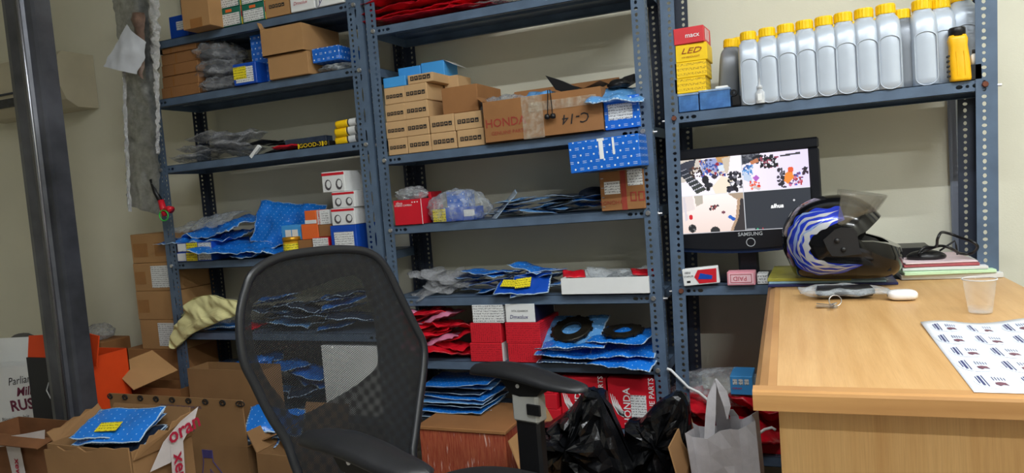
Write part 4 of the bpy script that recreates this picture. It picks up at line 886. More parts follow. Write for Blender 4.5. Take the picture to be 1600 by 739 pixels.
# shelf items in front of the monitor
o = fbox('stapler_box', 'white box with a red panel and a picture of a stapler', 'box', 1068, 1124, 421, 'R2', -.012, .03, m_white, pb=444, yaw=.06); o.rotation_euler[1] = -.07; o.location.z += .004
W, H = o['w'], o['h']; MB().add([(-W*.18, -.001, H*.5), (-W*.06, -.001, H*.08), (W*.42, -.001, H*.08), (W*.46, -.001, H*.9), (-W*.06, -.001, H*.9)], [(0, 1, 2, 3, 4)]).build('red_panel', m_red, o)
MB().add([(-W*.08, -.0015, H*.35), (W*.3, -.0015, H*.28), (W*.33, -.0015, H*.5), (0, -.0015, H*.7)], [(0, 1, 2, 3)]).build('stapler_print', m_dblue, o); word(o, 'MINI', .15, .78, .008, m_ink); word(o, 'STAPLER', .17, .56, .007, m_ink); lab(o, .1, .2, .18, .3, m_ink, 'print')
o = fbox('stamp_box', 'small pink box with a red framed stamp lettered PAID upside down', 'box', 1136, 1180, 425, 'R2', -.012, .045, mat('pink_board', (226, 150, 164), .5), pb=444)
lab(o, .06, .94, .12, .9, mat('pale_pink_board', (238, 196, 204), .5), 'label'); word(o, 'PAID', .46, .52, .017, m_inkred, rot=(pi/2, pi, 0)); W, H = o['w'], o['h']
mb = MB()
for z0_, z1_ in ((.2, .24), (.8, .84)): mb.box(-W*.38, W*.38, -.0016, -.0012, z0_*H, z1_*H)
for x0_, x1_ in ((-.38, -.36), (.36, .38)): mb.box(x0_*W, x1_*W, -.0016, -.0012, .2*H, .84*H)
mb.build('printed_frame', m_inkred, o)
fbox('paper_block', 'small white block of paper slips beside the pink box', 'paper', 1183, 1200, 428, 'R2', .0, .05, m_prt, pb=443)

# ================================================================== FOLDERS, HELMET and small things on the desk
YF = -.105
def folder(px0, px1, pf, Y, dep, z, th, m, lb, name='folder', yaw=0):
    x0, x1 = fpos(px0, px1, pf, Y); o = MB().cbox(-(x1-x0)/2, (x1-x0)/2, 0, dep, 0, th, .001).build(name, m, None, loc=((x0+x1)/2, Y, z), rot=(0, 0, yaw)); return tag(o, lb, 'folder')
m_pap = mat('paper_edges', (214, 216, 214), .7, 0, .06, 60, stretch=(1, 1, 30))
folder(1200, 1404, 444, YF-.005, .26, DZ+.0008, .006, mat('navy_cover', (40, 46, 96), .4), 'dark blue folder at the bottom of the pile under the helmet', yaw=.02)
folder(1201, 1385, 441, YF+.002, .25, DZ+.0072, .006, mat('pale_blue_cover', (150, 186, 206), .45), 'pale blue folder under the helmet')
folder(1199, 1330, 438, YF+.002, .25, DZ+.0136, .008, mat('olive_cover', (170, 164, 66), .45, 0, .2, 20), 'olive yellow folder on top of the pile under the helmet', yaw=-.02)
YF2 = -.03
b = DZ+.001
for i, (a, c_, th, m_, lb) in enumerate(((1408, 1569, .012, m_pap, 'thick sheaf of pale papers at the bottom right of the desk pile'), (1412, 1560, .008, mat('mint_cover', (196, 230, 190), .5), 'mint green folder in the pile right of the helmet'), (1410, 1545, .008, m_pap, 'sheaf of pale papers above the mint folder'), (1412, 1532, .007, mat('dusty_red_cover', (168, 84, 92), .5, 0, .2, 30), 'dusty red folder near the top of the right pile'), (1414, 1530, .003, mat('pinkish_sheet', (226, 204, 208), .6, 0, .1, 20), 'pinkish paper sheet on top of the right pile'))):
    folder(a, c_, 432-5*i, YF2-.01*(i == 1), .2, b, th, m_, lb, yaw=(.05, .12, .02, .06, .1)[i]); b += th+.001
HB = atZ(1316, 441, DZ+.022); YH = HB.y+.1
hb = DZ+.0225
def hp(px, py): p = atY(px, py, YH-.05); return (p.x-HB.x, p.z-hb)
hl = empty('helmet', 'glossy black full-face helmet with blue and silver flames, visor raised', 'helmet', (HB.x, YH, hb))
OUT = [(1242, 432), (1231, 411), (1223, 394), (1220, 374), (1223, 355), (1234, 335), (1251, 320), (1273, 310.6), (1297, 306), (1322, 305.6), (1344, 310.6), (1361, 320), (1376, 335), (1392, 354), (1405, 375), (1413, 394), (1415, 407), (1410, 424), (1394, 435), (1361, 440), (1307, 440.5), (1264, 438)]
OUT = [hp(*p) for p in OUT]
def smooth_loop(P, n):                                           # closed Catmull-Rom
    out = []; N = len(P)
    for i in range(N):
        p0, p1, p2, p3 = [Vector((*P[(i+q) % N], 0)) for q in (-1, 0, 1, 2)]
        for j in range(n):
            t = j/n; q = .5*((2*p1)+(-p0+p2)*t+(2*p0-5*p1+4*p2-p3)*t*t+(-p0+3*p1-3*p2+p3)*t**3); out.append((q.x, q.y))
    return out
OL = smooth_loop(OUT, 4); C0 = hp(1312, 374); HWd = .122
mb = MB(); NW = 30; n = len(OL)
for i in range(NW+1):
    a = -pi/2+pi*(i+.0)/NW; a = max(-pi/2+.02, min(pi/2-.02, a)); sc = abs(cos(a))**.72; yy = math.copysign(abs(sin(a))**.9, a)*HWd
    for x, z in OL: mb.v.append((C0[0]+(x-C0[0])*sc, yy, max(0.0, C0[1]+(z-C0[1])*sc)))
for i in range(NW):
    for j in range(n): mb.f.append((i*n+j, i*n+(j+1) % n, (i+1)*n+(j+1) % n, (i+1)*n+j))
mb.f += [tuple(range(n))[::-1], tuple(NW*n+j for j in range(n))]; mb.mi = [0]*len(mb.f)
me = mb.mesh('shell', m_blackg, True)
bm = bmesh.new(); bm.from_mesh(me); bmesh.ops.recalc_face_normals(bm, faces=bm.faces); bm.to_mesh(me); bm.free()
sh_ = link('shell', me, hl)
bvh_full = BVHTree.FromPolygons([v.co for v in me.vertices], [tuple(p.vertices) for p in me.polygons])
PORT = [hp(*p) for p in ((1440, 318), (1376, 339), (1366, 346), (1350, 359), (1340, 363), (1336, 368), (1345, 373), (1362, 373.5), (1384, 378), (1404, 386), (1440, 392))]
cut = MB().prism(PORT, .4, M=Matrix.Translation((0, -.2, 0))).build('cutter', m_black)
bm = bmesh.new(); bm.from_mesh(cut.data); bmesh.ops.recalc_face_normals(bm, faces=bm.faces); bm.to_mesh(cut.data); bm.free()
cut.location = hl.location
sm = sh_.modifiers.new('s', 'SOLIDIFY'); sm.thickness = .02; sm.offset = -1
bo = sh_.modifiers.new('b', 'BOOLEAN'); bo.object = cut; bo.operation = 'DIFFERENCE'; bo.solver = 'EXACT'
bpy.context.view_layer.update(); dg = bpy.context.evaluated_depsgraph_get()
new = bpy.data.meshes.new_from_object(sh_.evaluated_get(dg)); sh_.modifiers.clear(); sh_.data = new; bpy.data.objects.remove(cut)
for p in new.polygons: p.use_smooth = True
try: new.set_sharp_from_angle(angle=RD(40))
except Exception: pass
# lining visible through the port
mb = MB()
lp = [hp(*p) for p in ((1290, 355), (1330, 352), (1352, 362), (1345, 372), (1375, 380), (1392, 392), (1390, 420), (1300, 428), (1280, 395))]
mb.prism(lp, .17, M=Matrix.Translation((0, -.085, 0))); mb.build('lining', mat('black_lining', (16, 16, 18), .95), hl)
# rim of the chin opening
rim = [(x, y) for x, y in ((1352, 374), (1366, 375), (1384, 379), (1398, 385), (1406, 390))]
m_hblue = mat('metallic_blue', (34, 58, 190), .2, .2, .12, 30, coat=.5); m_hsil = mat('metallic_silver', (206, 210, 216), .22, .35, .05, coat=.5); m_hlb = mat('pale_blue_flake', (150, 176, 226), .2, .3, .05, coat=.5)
s_ = 4.62
cv = lambda L: [(1210+a/s_, 290+b/s_) for a, b in L]
OC = cv([(470, 140), (400, 148), (300, 158), (200, 190), (140, 240), (105, 300), (85, 390), (100, 480), (150, 560), (235, 612), (320, 630), (420, 625), (520, 600), (580, 570), (628, 548)])
IC = cv([(500, 235), (430, 262), (370, 288), (310, 320), (275, 350), (255, 385), (250, 420), (262, 460), (290, 495), (335, 520), (400, 533), (470, 540), (530, 541), (580, 542), (626, 546)])
def lerp_curve(L, t):
    x = max(0, min(.9999, t))*(len(L)-1); i = int(x); f = x-i; return (L[i][0]*(1-f)+L[i+1][0]*f, L[i][1]*(1-f)+L[i+1][1]*f)
def decal(name, m, t0, t1, r0f, r1f, off, nt=48, nr=5):
    vs = []; fs = []
    for i in range(nt+1):
        t = t0+(t1-t0)*i/nt
        for j in range(nr+1):
            r_ = r0f(t)+(r1f(t)-r0f(t))*j/nr; a = lerp_curve(IC, t); b_ = lerp_curve(OC, t); px = a[0]*(1-r_)+b_[0]*r_; py = a[1]*(1-r_)+b_[1]*r_
            x, z = hp(px, py); hit = bvh_full.ray_cast(Vector((x, -.5, z)), Vector((0, 1, 0)))
            q = hit[0]-Vector((0, 1, 0))*0+hit[1]*(off if hit[1].y < 0 else -off) if hit[0] else Vector((x, 0, z)); vs.append(q)
    for i in range(nt):
        for j in range(nr): fs.append((i*(nr+1)+j, i*(nr+1)+j+1, (i+1)*(nr+1)+j+1, (i+1)*(nr+1)+j))
    MB().add(vs, fs).build(name, m, hl, True)
tp = lambda t, a, b: max(0., min(1, (t-a)/.12, (b-t)/.16))**.7
decal('blue_flame', m_hblue, 0, 1, lambda t: 0., lambda t: .96+.05*sin(55*t), .0007, 70, 8)
for (a, b_, c_, wd, ph, m_) in ((.03, .8, .14, .13, 0, m_hsil), (.06, .62, .42, .05, 2, m_hsil), (.2, .7, .62, .06, 1, m_hlb), (.25, .62, .84, .04, 3, m_hsil), (.55, .95, .34, .07, 4, m_hsil), (.62, .99, .55, .06, .7, m_hsil), (.6, .9, .78, .05, 2.2, m_hlb), (.02, .3, .66, .07, 1.4, m_hsil), (.1, .35, .86, .035, 2, m_hlb), (.12, .45, .3, .04, 5, m_hlb), (.4, .6, .5, .05, 5.5, m_hsil), (.7, .97, .12, .06, 1, m_hlb)):
    f0 = lambda t, a=a, b_=b_, c_=c_, wd=wd, ph=ph: c_+.05*sin(26*t+ph)-wd*tp(t, a, b_)*(1+.35*sin(60*t+ph))
    f1 = lambda t, a=a, b_=b_, c_=c_, wd=wd, ph=ph: c_+.05*sin(26*t+ph)+wd*tp(t, a, b_)*(1+.35*sin(47*t+ph*2))
    decal('silver_flame', m_, a, b_, f0, f1, .0013, 50, 3)
pod = [hp(1210+a/s_, 290+b/s_) for a, b in ((350, 372), (372, 352), (430, 300), (475, 285), (560, 292), (585, 320), (600, 420), (618, 468), (470, 484), (410, 482), (380, 440))]
h0 = bvh_full.ray_cast(Vector((*[hp(1312, 374)[0]], -.5, hp(1312, 374)[1])), Vector((0, 1, 0)))[0].y
MB().prism(pod, .03, M=Matrix.Translation((0, h0-.004, 0))).build('hinge_plate', mat('matt_black', (24, 24, 26), .55), hl)
for a, b_ in ((445, 376), (490, 438)):
    x, z = hp(1210+a/s_, 290+b_/s_); MB().lathe([(0, -.003), (.0055, -.003), (.006, 0), (0, 0)], 14).build('screw', m_black, hl, True, loc=(x, h0-.0042, z), rot=(-pi/2, 0, 0))
# raised visor, wrapped round the front
Bt, Bb, Ft, Fb = [Vector((*hp(*p), 0)) for p in ((1312.5, 298.5), (1307, 346), (1391, 307), (1343, 362))]
Bt.x -= .0; mb = MB(); nu, nv = 40, 10
for i in range(nu+1):
    ph = -pi/2+pi*i/nu
    for j in range(nv+1):
        v = j/nv; B_ = Bb.lerp(Bt, v); F_ = Fb.lerp(Ft, v); bul = .012*sin(pi*v)
        P = B_+(F_-B_)*(cos(ph)**.9 if cos(ph) > 0 else 0); mb.v.append((P.x+bul*cos(ph)*.6, (HWd*1.0)*sin(ph), P.y+bul*.2*cos(ph)))
for i in range(nu):
    for j in range(nv): mb.f.append((i*(nv+1)+j, (i+1)*(nv+1)+j, (i+1)*(nv+1)+j+1, i*(nv+1)+j+1)); mb.mi.append(0)
k = NT('smoked_visor'); k.col(lin((120, 116, 104))); k.b.inputs['Roughness'].default_value = .06; k.b.inputs['Alpha'].default_value = .34; k.b.inputs['Specular IOR Level'].default_value = .8
vz = mb.build('visor', k.m, hl, True); vz.modifiers.new('t', 'SOLIDIFY').thickness = .002
# small things
P = atZ(1320, 468, DZ); pb_ = place(bag_mesh('bag', .19, .1, .022, .008, 300, [m_film, m_film], 18, 12), 'clear_film_bag', 'clear plastic pouch holding a black object in front of the helmet', 'pouch', P.x, P.y+.02, DZ+.001, (0, 0, .1))
MB().cbox(-.06, .06, -.026, .026, .006, .026, .009).build('contents', m_black, pb_, True)
P = atZ(1296, 482, DZ); ky = empty('key_bunch', 'bunch of keys on a ring in front of the plastic pouch', 'keys', (P.x, P.y, DZ+.001))
MB().tube([(.012*cos(2*pi*q/20)+.012, .01*sin(2*pi*q/20)+.01, .004+.010*(1+sin(2*pi*q/20))) for q in range(20)], .001, 6, closed=True).build('key_ring', m_zinc, ky, True)
for i, a in enumerate((3.0, 3.2, 2.85, 4.6)):
    mb = MB(); mb.lathe([(0, 0), (.008, 0), (.008, .002), (0, .002)], 12); mb.box(.007, .034, -.0025, .0025, 0, .002); mb.box(.018, .03, -.005, -.002, 0, .002)
    mb.build('key', m_zinc, ky, loc=(.008, .002, .0025*i), rot=(.1*i, -.05, a))
P = atZ(1411, 470, DZ); eb = empty('earbud_case', 'small white rounded earbud case on the desk', 'case', (P.x, P.y+.01, DZ+.0005), (0, 0, .08))
mb = MB(); pr_ = [(0, .0)]+[(.0135-.0135*cos(q*pi/10)*1.0, 0) for q in range(0)]
bm = bmesh.new(); bmesh.ops.create_uvsphere(bm, u_segments=28, v_segments=16, radius=1)
for v in bm.verts:
    e = lambda c, p: math.copysign(abs(c)**p, c)
    v.co = Vector((e(v.co.x, .62)*.0295, e(v.co.y, .8)*.0215, e(v.co.z, .7)*.0112+.0112))
me = bpy.data.meshes.new('shell'); bm.to_mesh(me); bm.free(); me.materials.append(mat('gloss_white', (240, 240, 240), .2, 0, 0)); me.polygons.foreach_set('use_smooth', [True]*len(me.polygons)); link('shell', me, eb)
MB().cbox(-.0296, -.0276, -.004, .004, .008, .0125, .001).build('port', m_dark, eb)
P = atZ(1532, 489, DZ); cp_ = empty('plastic_cup', 'empty transparent ribbed plastic cup on the desk', 'cup', (P.x, P.y, DZ+.0005))
Q = atY(1532, 436, P.y); Hc = Q.z-DZ; rb_ = .0195; rt_ = .0275
pf = [(0, .002), (rb_, .002)]
for q in range(1, 15):
    z = Hc*q/15; pf.append((rb_+(rt_-rb_)*q/15+(.0004 if 6 < q < 13 and q % 2 else 0), z))
pf += [(rt_, Hc-.002), (rt_+.002, Hc-.001), (rt_+.002, Hc+.001), (rt_, Hc)]
k = NT('cup_plastic'); k.col((.85, .86, .87)); k.b.inputs['Roughness'].default_value = .08
lw = k.n.new('ShaderNodeLayerWeight'); lw.inputs[0].default_value = .35; k.link(k.math('ADD', k.math('MULTIPLY', lw.outputs['Facing'], .4), .06), k.b.inputs['Alpha'])
MB().lathe(pf, 40, cap=False).build('wall', k.m, cp_, True); MB().lathe([(rb_*.2, .001), (rb_*.98, .001), (rb_, .012)], 40, cap=False).build('base', k.m, cp_, True)
MB().tube([(rt_*cos(2*pi*q/32)*1.04, rt_*sin(2*pi*q/32)*1.04, Hc) for q in range(32)], .0012, 6, closed=True).build('rim', m_clr, cp_, True)
# sticker sheet
a0 = atZ(1438, 506, DZ); a1 = atZ(1522, 614, DZ); e2 = (a1-a0); Ls = e2.length; e2 /= Ls; e1 = Vector((-e2.y, e2.x, 0)); e1 = e1 if e1.x > 0 else -e1
Wp = .2; nu, nv = 20, 16; mb = MB()
def sz(u, v): return .0012+.010*max(0, 1-v*2.2)*(.5+.5*cos(u*2*pi*1.1))*min(1, u*3+.25)+.0015*sin(u*9)*(1-v)*v
for j in range(nv+1):
    for i in range(nu+1):
        u, v = i/nu, j/nv; mb.v.append(tuple(e1*(u*Wp)+e2*(v*Ls)+Vector((0, 0, sz(u, v)))))
for j in range(nv):
    for i in range(nu): mb.f.append((j*(nu+1)+i, (j+1)*(nu+1)+i, (j+1)*(nu+1)+i+1, j*(nu+1)+i+1)); mb.mi.append(0)
st = mb.build('sticker_sheet', mat('glossy_paper', (236, 240, 246), .35, 0, .02), None, True, loc=(a0.x, a0.y, DZ)); tag(st, 'white sheet of printed round stickers lying on the desk', 'paper')
st.modifiers.new('t', 'SOLIDIFY').thickness = .0003
def sp(u, v, dz): return tuple(e1*(u*Wp)+e2*(v*Ls)+Vector((0, 0, sz(u, v)+dz)))
m_stk = mat('pale_sticker', (222, 228, 240), .35, 0, .03); m_nvy = mat('navy_ink', (60, 64, 110), .5, 0, 0); m_mar = mat('maroon_ink', (112, 72, 86), .5, 0, .3, 300)
for r_ in range(5):
    for c_ in range(4):
        u = .16+.265*c_-.02*(r_ % 2); v = .12+.19*r_
        if u > .9: continue
        sd_ = MB().add([sp(u+.115*cos(2*pi*k_/18), v+.085*sin(2*pi*k_/18), .0005) for k_ in range(18)], [tuple(range(18))]).build('sticker', m_stk, st)
        pr2 = MB()
        def g(a, b_, c2, d): pr2.add([sp(u+a, v+b_, .0009), sp(u+c2, v+b_, .0009), sp(u+c2, v+d, .0009), sp(u+a, v+d, .0009)], [(0, 1, 2, 3)])
        g(-.075, -.055, -.06, .05); g(-.05, -.06, -.043, .06); g(-.09, -.045, -.083, .03)
        for q_ in range(5): g(.005+.016*q_, -.045+.003*q_, .010+.016*q_, -.005)
        pr2.add([sp(u+a, v+b_, .0009) for a, b_ in ((0, .02), (.03, .012), (.06, .02), (.07, .05), (.04, .042), (.02, .055), (.0, .04))], [tuple(range(7))], 1)
        pr2.build('printed_text', [m_nvy, m_mar], sd_)
# black cable and adaptor behind the papers
zb = DZ+.05
cbp = [(1436, 398), (1446, 388), (1462, 386), (1463, 372), (1470, 363), (1485, 366), (1500, 371), (1518, 377), (1526, 386), (1520, 397), (1502, 397), (1488, 389), (1475, 384), (1464, 386)]
P_ = [atY(px, py, .0) for px, py in cbp]; mb = MB(); L_ = smooth_loop([(p.x, p.z) for p in P_], 5); mb.tube([(x, .0+.02*sin(i*.3), z) for i, (x, z) in enumerate(L_)], .0035, 8, closed=True)
mb.tube([tuple(atY(px, py, .03)) for px, py in ((1468, 392), (1480, 384), (1492, 376), (1494, 384), (1496, 398))], .0025, 6)
tag(mb.build('power_cable', m_black, None, True), 'looped black cable behind the papers by the rack post', 'cable')
X = atY(1450, 395, .0).x; place(blob_mesh('mouse', .045, .03, .016, .05, 3, m_black, 4, 2, .1), 'computer_mouse', 'black rounded mouse-like adaptor behind the red folder', 'mouse', X, .04, DZ+.038)
fbox('flat_device', 'thin black flat device behind the helmet on the desk pile', 'device', 1404, 1456, 387, None, .08, .12, m_black, base=top('R2', 1.6)+.001, pb=396)
# ================================================================== OFFICE CHAIR
CH = Vector((.715, -.925, 0)); CYAW = RD(-14)
ch = empty('office_chair', 'black mesh-backed office chair with silver-sleeved armrests', 'chair', CH, (0, 0, CYAW))
m_seat = mat('black_fabric', (18, 18, 20), .9, 0, .15, 60, .3, 400, .001)
OUTB = [(-.221, .173), (-.195, .204), (-.136, .223), (-.046, .225), (.025, .22), (.082, .206), (.119, .173), (.147, .105), (.174, .029), (.186, -.017), (.170, -.07), (.131, -.144), (.091, -.214), (.05, -.27), (-.17, -.24), (-.188, -.165), (-.195, -.106), (-.215, -.053), (-.233, .009), (-.247, .058), (-.241, .125)]
INB = [(-.196, .152), (-.097, .150), (.044, .163), (.07, .111), (.078, .062), (.07, -.018), (.048, -.043), (-.027, -.065), (-.152, -.076), (-.177, -.035), (-.205, .019), (-.214, .091)]
REC = RD(10); fxl = Vector((cos(REC), 0, sin(REC))); upl = Vector((-sin(REC), 0, cos(REC))); P0 = Vector((-.244, .005, .75))
def bp_(y, v, off=0):
    cvx = -.018*max(0, 1-((y+.03)/.22)**2)-.012*cos(v*9)
    return P0+Vector((0, 1, 0))*y+upl*v+Vector((1, 0, 0))*(off+cvx)
BO = smooth_loop(OUTB, 5)
MB().tube([bp_(y, v) for y, v in BO], .0068, 10, closed=True, rv=1.4).build('back_frame', mat('frame_black', (30, 32, 36), .35), ch, True)
Cb = (-.045, .03)
def polar(P, n=96):
    out = []
    for k in range(n):
        a = 2*pi*k/n; d = Vector((cos(a), sin(a))); best = .1
        for i in range(len(P)):
            p, q = Vector(P[i])-Vector(Cb), Vector(P[(i+1) % len(P)])-Vector(Cb); e = q-p
            den = d.x*e.y-d.y*e.x
            if abs(den) < 1e-9: continue
            t = (p.x*e.y-p.y*e.x)/den; s = (p.x*d.y-p.y*d.x)/den
            if t > 0 and -1e-6 <= s <= 1.000001: best = t
        out.append((Cb[0]+d.x*best, Cb[1]+d.y*best))
    return out
def weave(name, hole, pitch=.0036):
    k = NT(name); u, v = k.uv(2*pi/pitch)
    a = k.math('ADD', u, k.math('MULTIPLY', v, .35)); b_ = k.math('SUBTRACT', v, k.math('MULTIPLY', u, .35))
    s = k.math('ADD', k.math('SINE', a), k.math('SINE', b_)); k.link(k.math('SUBTRACT', 1.0, k.math('GREATER_THAN', s, hole)), k.b.inputs['Alpha'])
    k.col(lin((20, 21, 24))); k.b.inputs['Roughness'].default_value = .6; return k.m
def fan(A, B, rings, off, name, m):
    vs = []; fs = []; uv = []; n = len(A)
    for i in range(rings+1):
        f = i/rings
        for (ya, va), (yb, vb) in zip(A, B):
            y, v = ya*(1-f)+yb*f, va*(1-f)+vb*f; vs.append(tuple(bp_(y, v, off))); uv.append((y, v))
    for i in range(rings):
        for j in range(n): fs.append((i*n+j, (i+1)*n+j, (i+1)*n+(j+1) % n, i*n+(j+1) % n))
    MB().add(vs, fs).build(name, m, ch, True, uv=uv)
PO = polar(BO); PI_ = polar(smooth_loop(INB, 3))
fan(PO, [(Cb[0]+(y-Cb[0])*.01, Cb[1]+(v-Cb[1])*.01) for y, v in PO], 12, .002, 'mesh_panel', weave('chair_mesh', .0))
fan(PO, PI_, 4, -.008, 'mesh_border', weave('chair_mesh_border', 1.45, .0031))
MB().tube([tuple(bp_(-.04, -.15, -.03)), tuple(bp_(-.04, -.2, -.035)), (-.25, -.0, .50), (-.2, 0, .43), (-.05, 0, .41)], .022, 10, rv=1.6).build('back_spine', m_black, ch, True)
# seat
bm = bmesh.new(); bmesh.ops.create_uvsphere(bm, u_segments=40, v_segments=20, radius=1)
for v in bm.verts:
    e = lambda c, p: math.copysign(abs(c)**p, c)
    z = e(v.co.z, .55)*.04; v.co = Vector((e(v.co.x, .62)*.235, e(v.co.y, .62)*.225, z-(.02*max(0, v.co.x)**2)))
me = bpy.data.meshes.new('seat'); bm.to_mesh(me); bm.free(); me.materials.append(m_seat); me.polygons.foreach_set('use_smooth', [True]*len(me.polygons)); link('seat', me, ch, (.045, .01, .455))
MB().cbox(-.12, .14, -.1, .1, .37, .41, .01).build('seat_mechanism', m_black, ch)
MB().lathe([(0, .12), (.027, .12), (.027, .26), (.02, .26), (.02, .38), (0, .38)], 20).build('gas_lift', m_black, ch, True)
for k in range(5):
    a = 2*pi*k/5+.3; lg = MB().tube([(.03, 0, .12), (.18, 0, .095), (.29, 0, .075)], [.024, .02, .016], 8, rv=.8).build('base_leg', m_black, ch, True, rot=(0, 0, a))
    MB().tube([(0, -.022, 0), (0, .022, 0)], .027, 16).build('castor', m_black, lg, False, loc=(.29, 0, .0275)); MB().tube([(.29, 0, .05), (.29, 0, .08)], .006, 8).build('castor_stem', m_zinc, lg)
# armrests
m_slv = mat('silver_sleeve', (186, 186, 180), .4, .15, .06)
def armrest(s, y0, pz, x0=-.15, x1=.145):
    ar = MB().cbox(-.030, .030, -.014, .014, .42, .64, .006).build('armrest', m_black, ch, False, loc=(.0, y0, 0))
    MB().cbox(-.033, .033, -.018, .018, .585, .646, .006).build('sleeve', m_slv, ar)
    mb = MB(); mb.prism([(-.034, .645), (-.01, .640), (.034, .645), (.055, .668), (.05, .682), (-.06, .682), (-.05, .665)], .036, M=Matrix.Translation((0, -.018, 0))); mb.build('bracket', m_black, ar)
    MB().cbox(-.012+.02, .012+.03, -.022, -.017, .605, .628, .003).build('lock_button', m_black, ar); 
    MB().lathe([(0, -.002), (.0042, -.002), (.0042, 0), (0, 0)], 12).build('screw_cap', m_inkw, ar, loc=(-.012, -.0182, .662), rot=(-pi/2, 0, 0))
    mb = MB(); N = 22; n = 16                                     # curved pad, high at the rear third, drooping to the front
    for i in range(N+1):
        t = i/N; x = x0+(x1-x0)*t; wdt = .037*min(1, (4*t*(1-t))**.32+.02); zc = pz-.004+.010*sin(pi*min(1, t*1.25+.08))-.022*max(0, t-.35)**1.5
        th = .0155*min(1, (4*t*(1-t))**.4+.05)*(1-.25*t)
        for k in range(n):
            a = 2*pi*k/n; c, q = cos(a), sin(a)
            mb.v.append((x, math.copysign(abs(c)**.75, c)*wdt, zc+math.copysign(abs(q)**.8, q)*th*(1. if q > 0 else .8)-.006*abs(c)))
    mb.f = [(i*n+k, i*n+(k+1) % n, (i+1)*n+(k+1) % n, (i+1)*n+k) for i in range(N) for k in range(n)]+[tuple(range(n))[::-1], tuple(N*n+k for k in range(n))]; mb.mi = [0]*len(mb.f)
    mb.build('arm_pad', mat('soft_black_pad', (30, 31, 34), .42, 0, .08, 40), ar, True)
armrest(-1, -.22, .680); armrest(1, .225, .684)
for s in (-1, 1): MB().box(-.02, .02, 0, .13, .425, .435).build('arm_bracket', m_black, ch, loc=(0, -.225 if s < 0 else .095, 0))

# ================================================================== LEFT SIDE: post, foil, wall unit, floor cartons
p0 = atY(0, 0, -.4); m_post = mat('mottled_steel', (84, 86, 94), .36, .4, .5, 6, .12, 60, .002)  # grey steel, tone varied at random by noise
xl, xr = atY(43, 330, -.4).x, atY(95, 330, -.4).x; WP = xr-xl
ps = empty('steel_post', 'dark mottled steel post standing at the left', 'post', ((xl+xr)/2, -.4, 0))
prof = [(-WP/2, .0), (-WP*.36, -.006), (-WP*.12, -.004), (-WP*.10, .008), (-WP*.07, .008), (-WP*.05, -.012), (WP*.14, -.018), (WP*.2, -.026), (WP*.24, -.026), (WP*.28, -.014), (WP*.44, -.012), (WP/2, -.006), (WP/2, .05), (-WP/2, .05)]
n = len(prof); MB().add([(x, y, z) for z in (0, 2.74) for x, y in prof], [(i, (i+1) % n, n+(i+1) % n, n+i) for i in range(n)]+[tuple(range(n))[::-1], tuple(range(n, 2*n))]).build('column', m_post, ps)
MB().tube([(WP*.22, -.027, 0), (WP*.22, -.027, 2.74)], .006, 10).build('edge_bead', mat('highlight_steel', (150, 152, 160), .25, .8, .2, 8), ps, True)  # paler polished ridge, its bright colour carries the post's highlight stripe
MB().cbox(-WP/2-.03, WP/2+.03, -.05, .08, 0, .012, .003).build('foot_plate', m_post, ps)
a, b_ = atY(-60, 95, .12), atY(101, 165, .12); zt, zb_ = atY(60, 85, .12).z, atY(60, 172, .12).z
ac = empty('wall_unit', 'cream wall-mounted air conditioner half hidden by the post', 'air conditioner', ((a.x+b_.x)/2, WY-.002, zb_)); Wd = b_.x-a.x; Hd = zt-zb_
m_ac = mat('aged_cream_plastic', (196, 188, 164), .4, 0, .06)
pr_ = [(0, 0), (-.10, 0), (-.15, .03), (-.175, .09), (-.17, Hd-.02), (-.15, Hd), (0, Hd)]; n = len(pr_)
MB().add([(x, y, z) for x in (-Wd/2, Wd/2) for y, z in pr_], [tuple(range(n)), tuple(range(n, 2*n))[::-1]]+[(i, n+i, n+(i+1) % n, (i+1) % n) for i in range(n)]).build('casing', m_ac, ac)
MB().cbox(-Wd/2+.02, Wd/2-.1, -.168, -.1, .035, .075, .004).build('outlet', m_dark, ac); MB().cbox(-Wd/2+.02, Wd/2-.08, -.185, -.165, .085, .093, .002).build('panel_joint', m_rackd, ac)
MB().cbox(Wd/2-.07, Wd/2-.03, -.172, -.15, .03, .055, .002).build('sensor', m_dark, ac)
MB().tube([tuple(atY(px, py, WY-.006)) for px, py in ((70, 78), (95, 88), (104, 110), (106, 140), (113, 165), (112, 185), (100, 200), (84, 200))], .004, 6).build('cable', m_ac, ac, True)
# hanging silver film with a paper slip
def hang(name, lb, cat, pts_l, pts_r, Y, m, amp, fr, nu=16, nv=60, seed=0):
    mb = MB()
    for j in range(nv+1):
        t = j/nv; l, r_ = lerp_curve(pts_l, t), lerp_curve(pts_r, t)
        for i in range(nu+1):
            u = i/nu; p = atY(l[0]*(1-u)+r_[0]*u, l[1]*(1-u)+r_[1]*u, Y); nz_ = fbmn(Vector((p.x*fr+seed, p.z*fr, seed)), 3)
            mb.v.append((p.x+amp*.3*nz_*(i in (0, nu)), Y+amp*nz_-.012*sin(u*pi), p.z))
    for j in range(nv):
        for i in range(nu): mb.f.append((j*(nu+1)+i, (j+1)*(nu+1)+i, (j+1)*(nu+1)+i+1, j*(nu+1)+i+1)); mb.mi.append(0)
    c = Vector(mb.v[(nv+1)*(nu+1)-1]); mb.v = [tuple(Vector(v)-c) for v in mb.v]
    return tag(mb.build(name, m, None, True, loc=c), lb, cat)
k = NT('silver_film'); nz = k.noise(26, detail=6, rough=.65); k.col(k.mix(k.ramp(nz, .35, .65), lin((120, 122, 122)), lin((168, 170, 168)))); k.b.inputs['Metallic'].default_value = .55; k.b.inputs['Roughness'].default_value = .36; k.b.inputs['Alpha'].default_value = .82; k.bump(nz, .7, .006)
fo = hang('film_strip', 'long strip of grey silvery film hanging beside the left rack', 'film', [(166, -60), (182, 40), (193, 115), (197, 200), (201, 320)], [(246, -60), (247, 40), (248, 130), (249, 220), (251, 336)], -.055, k.m, .012, 30)
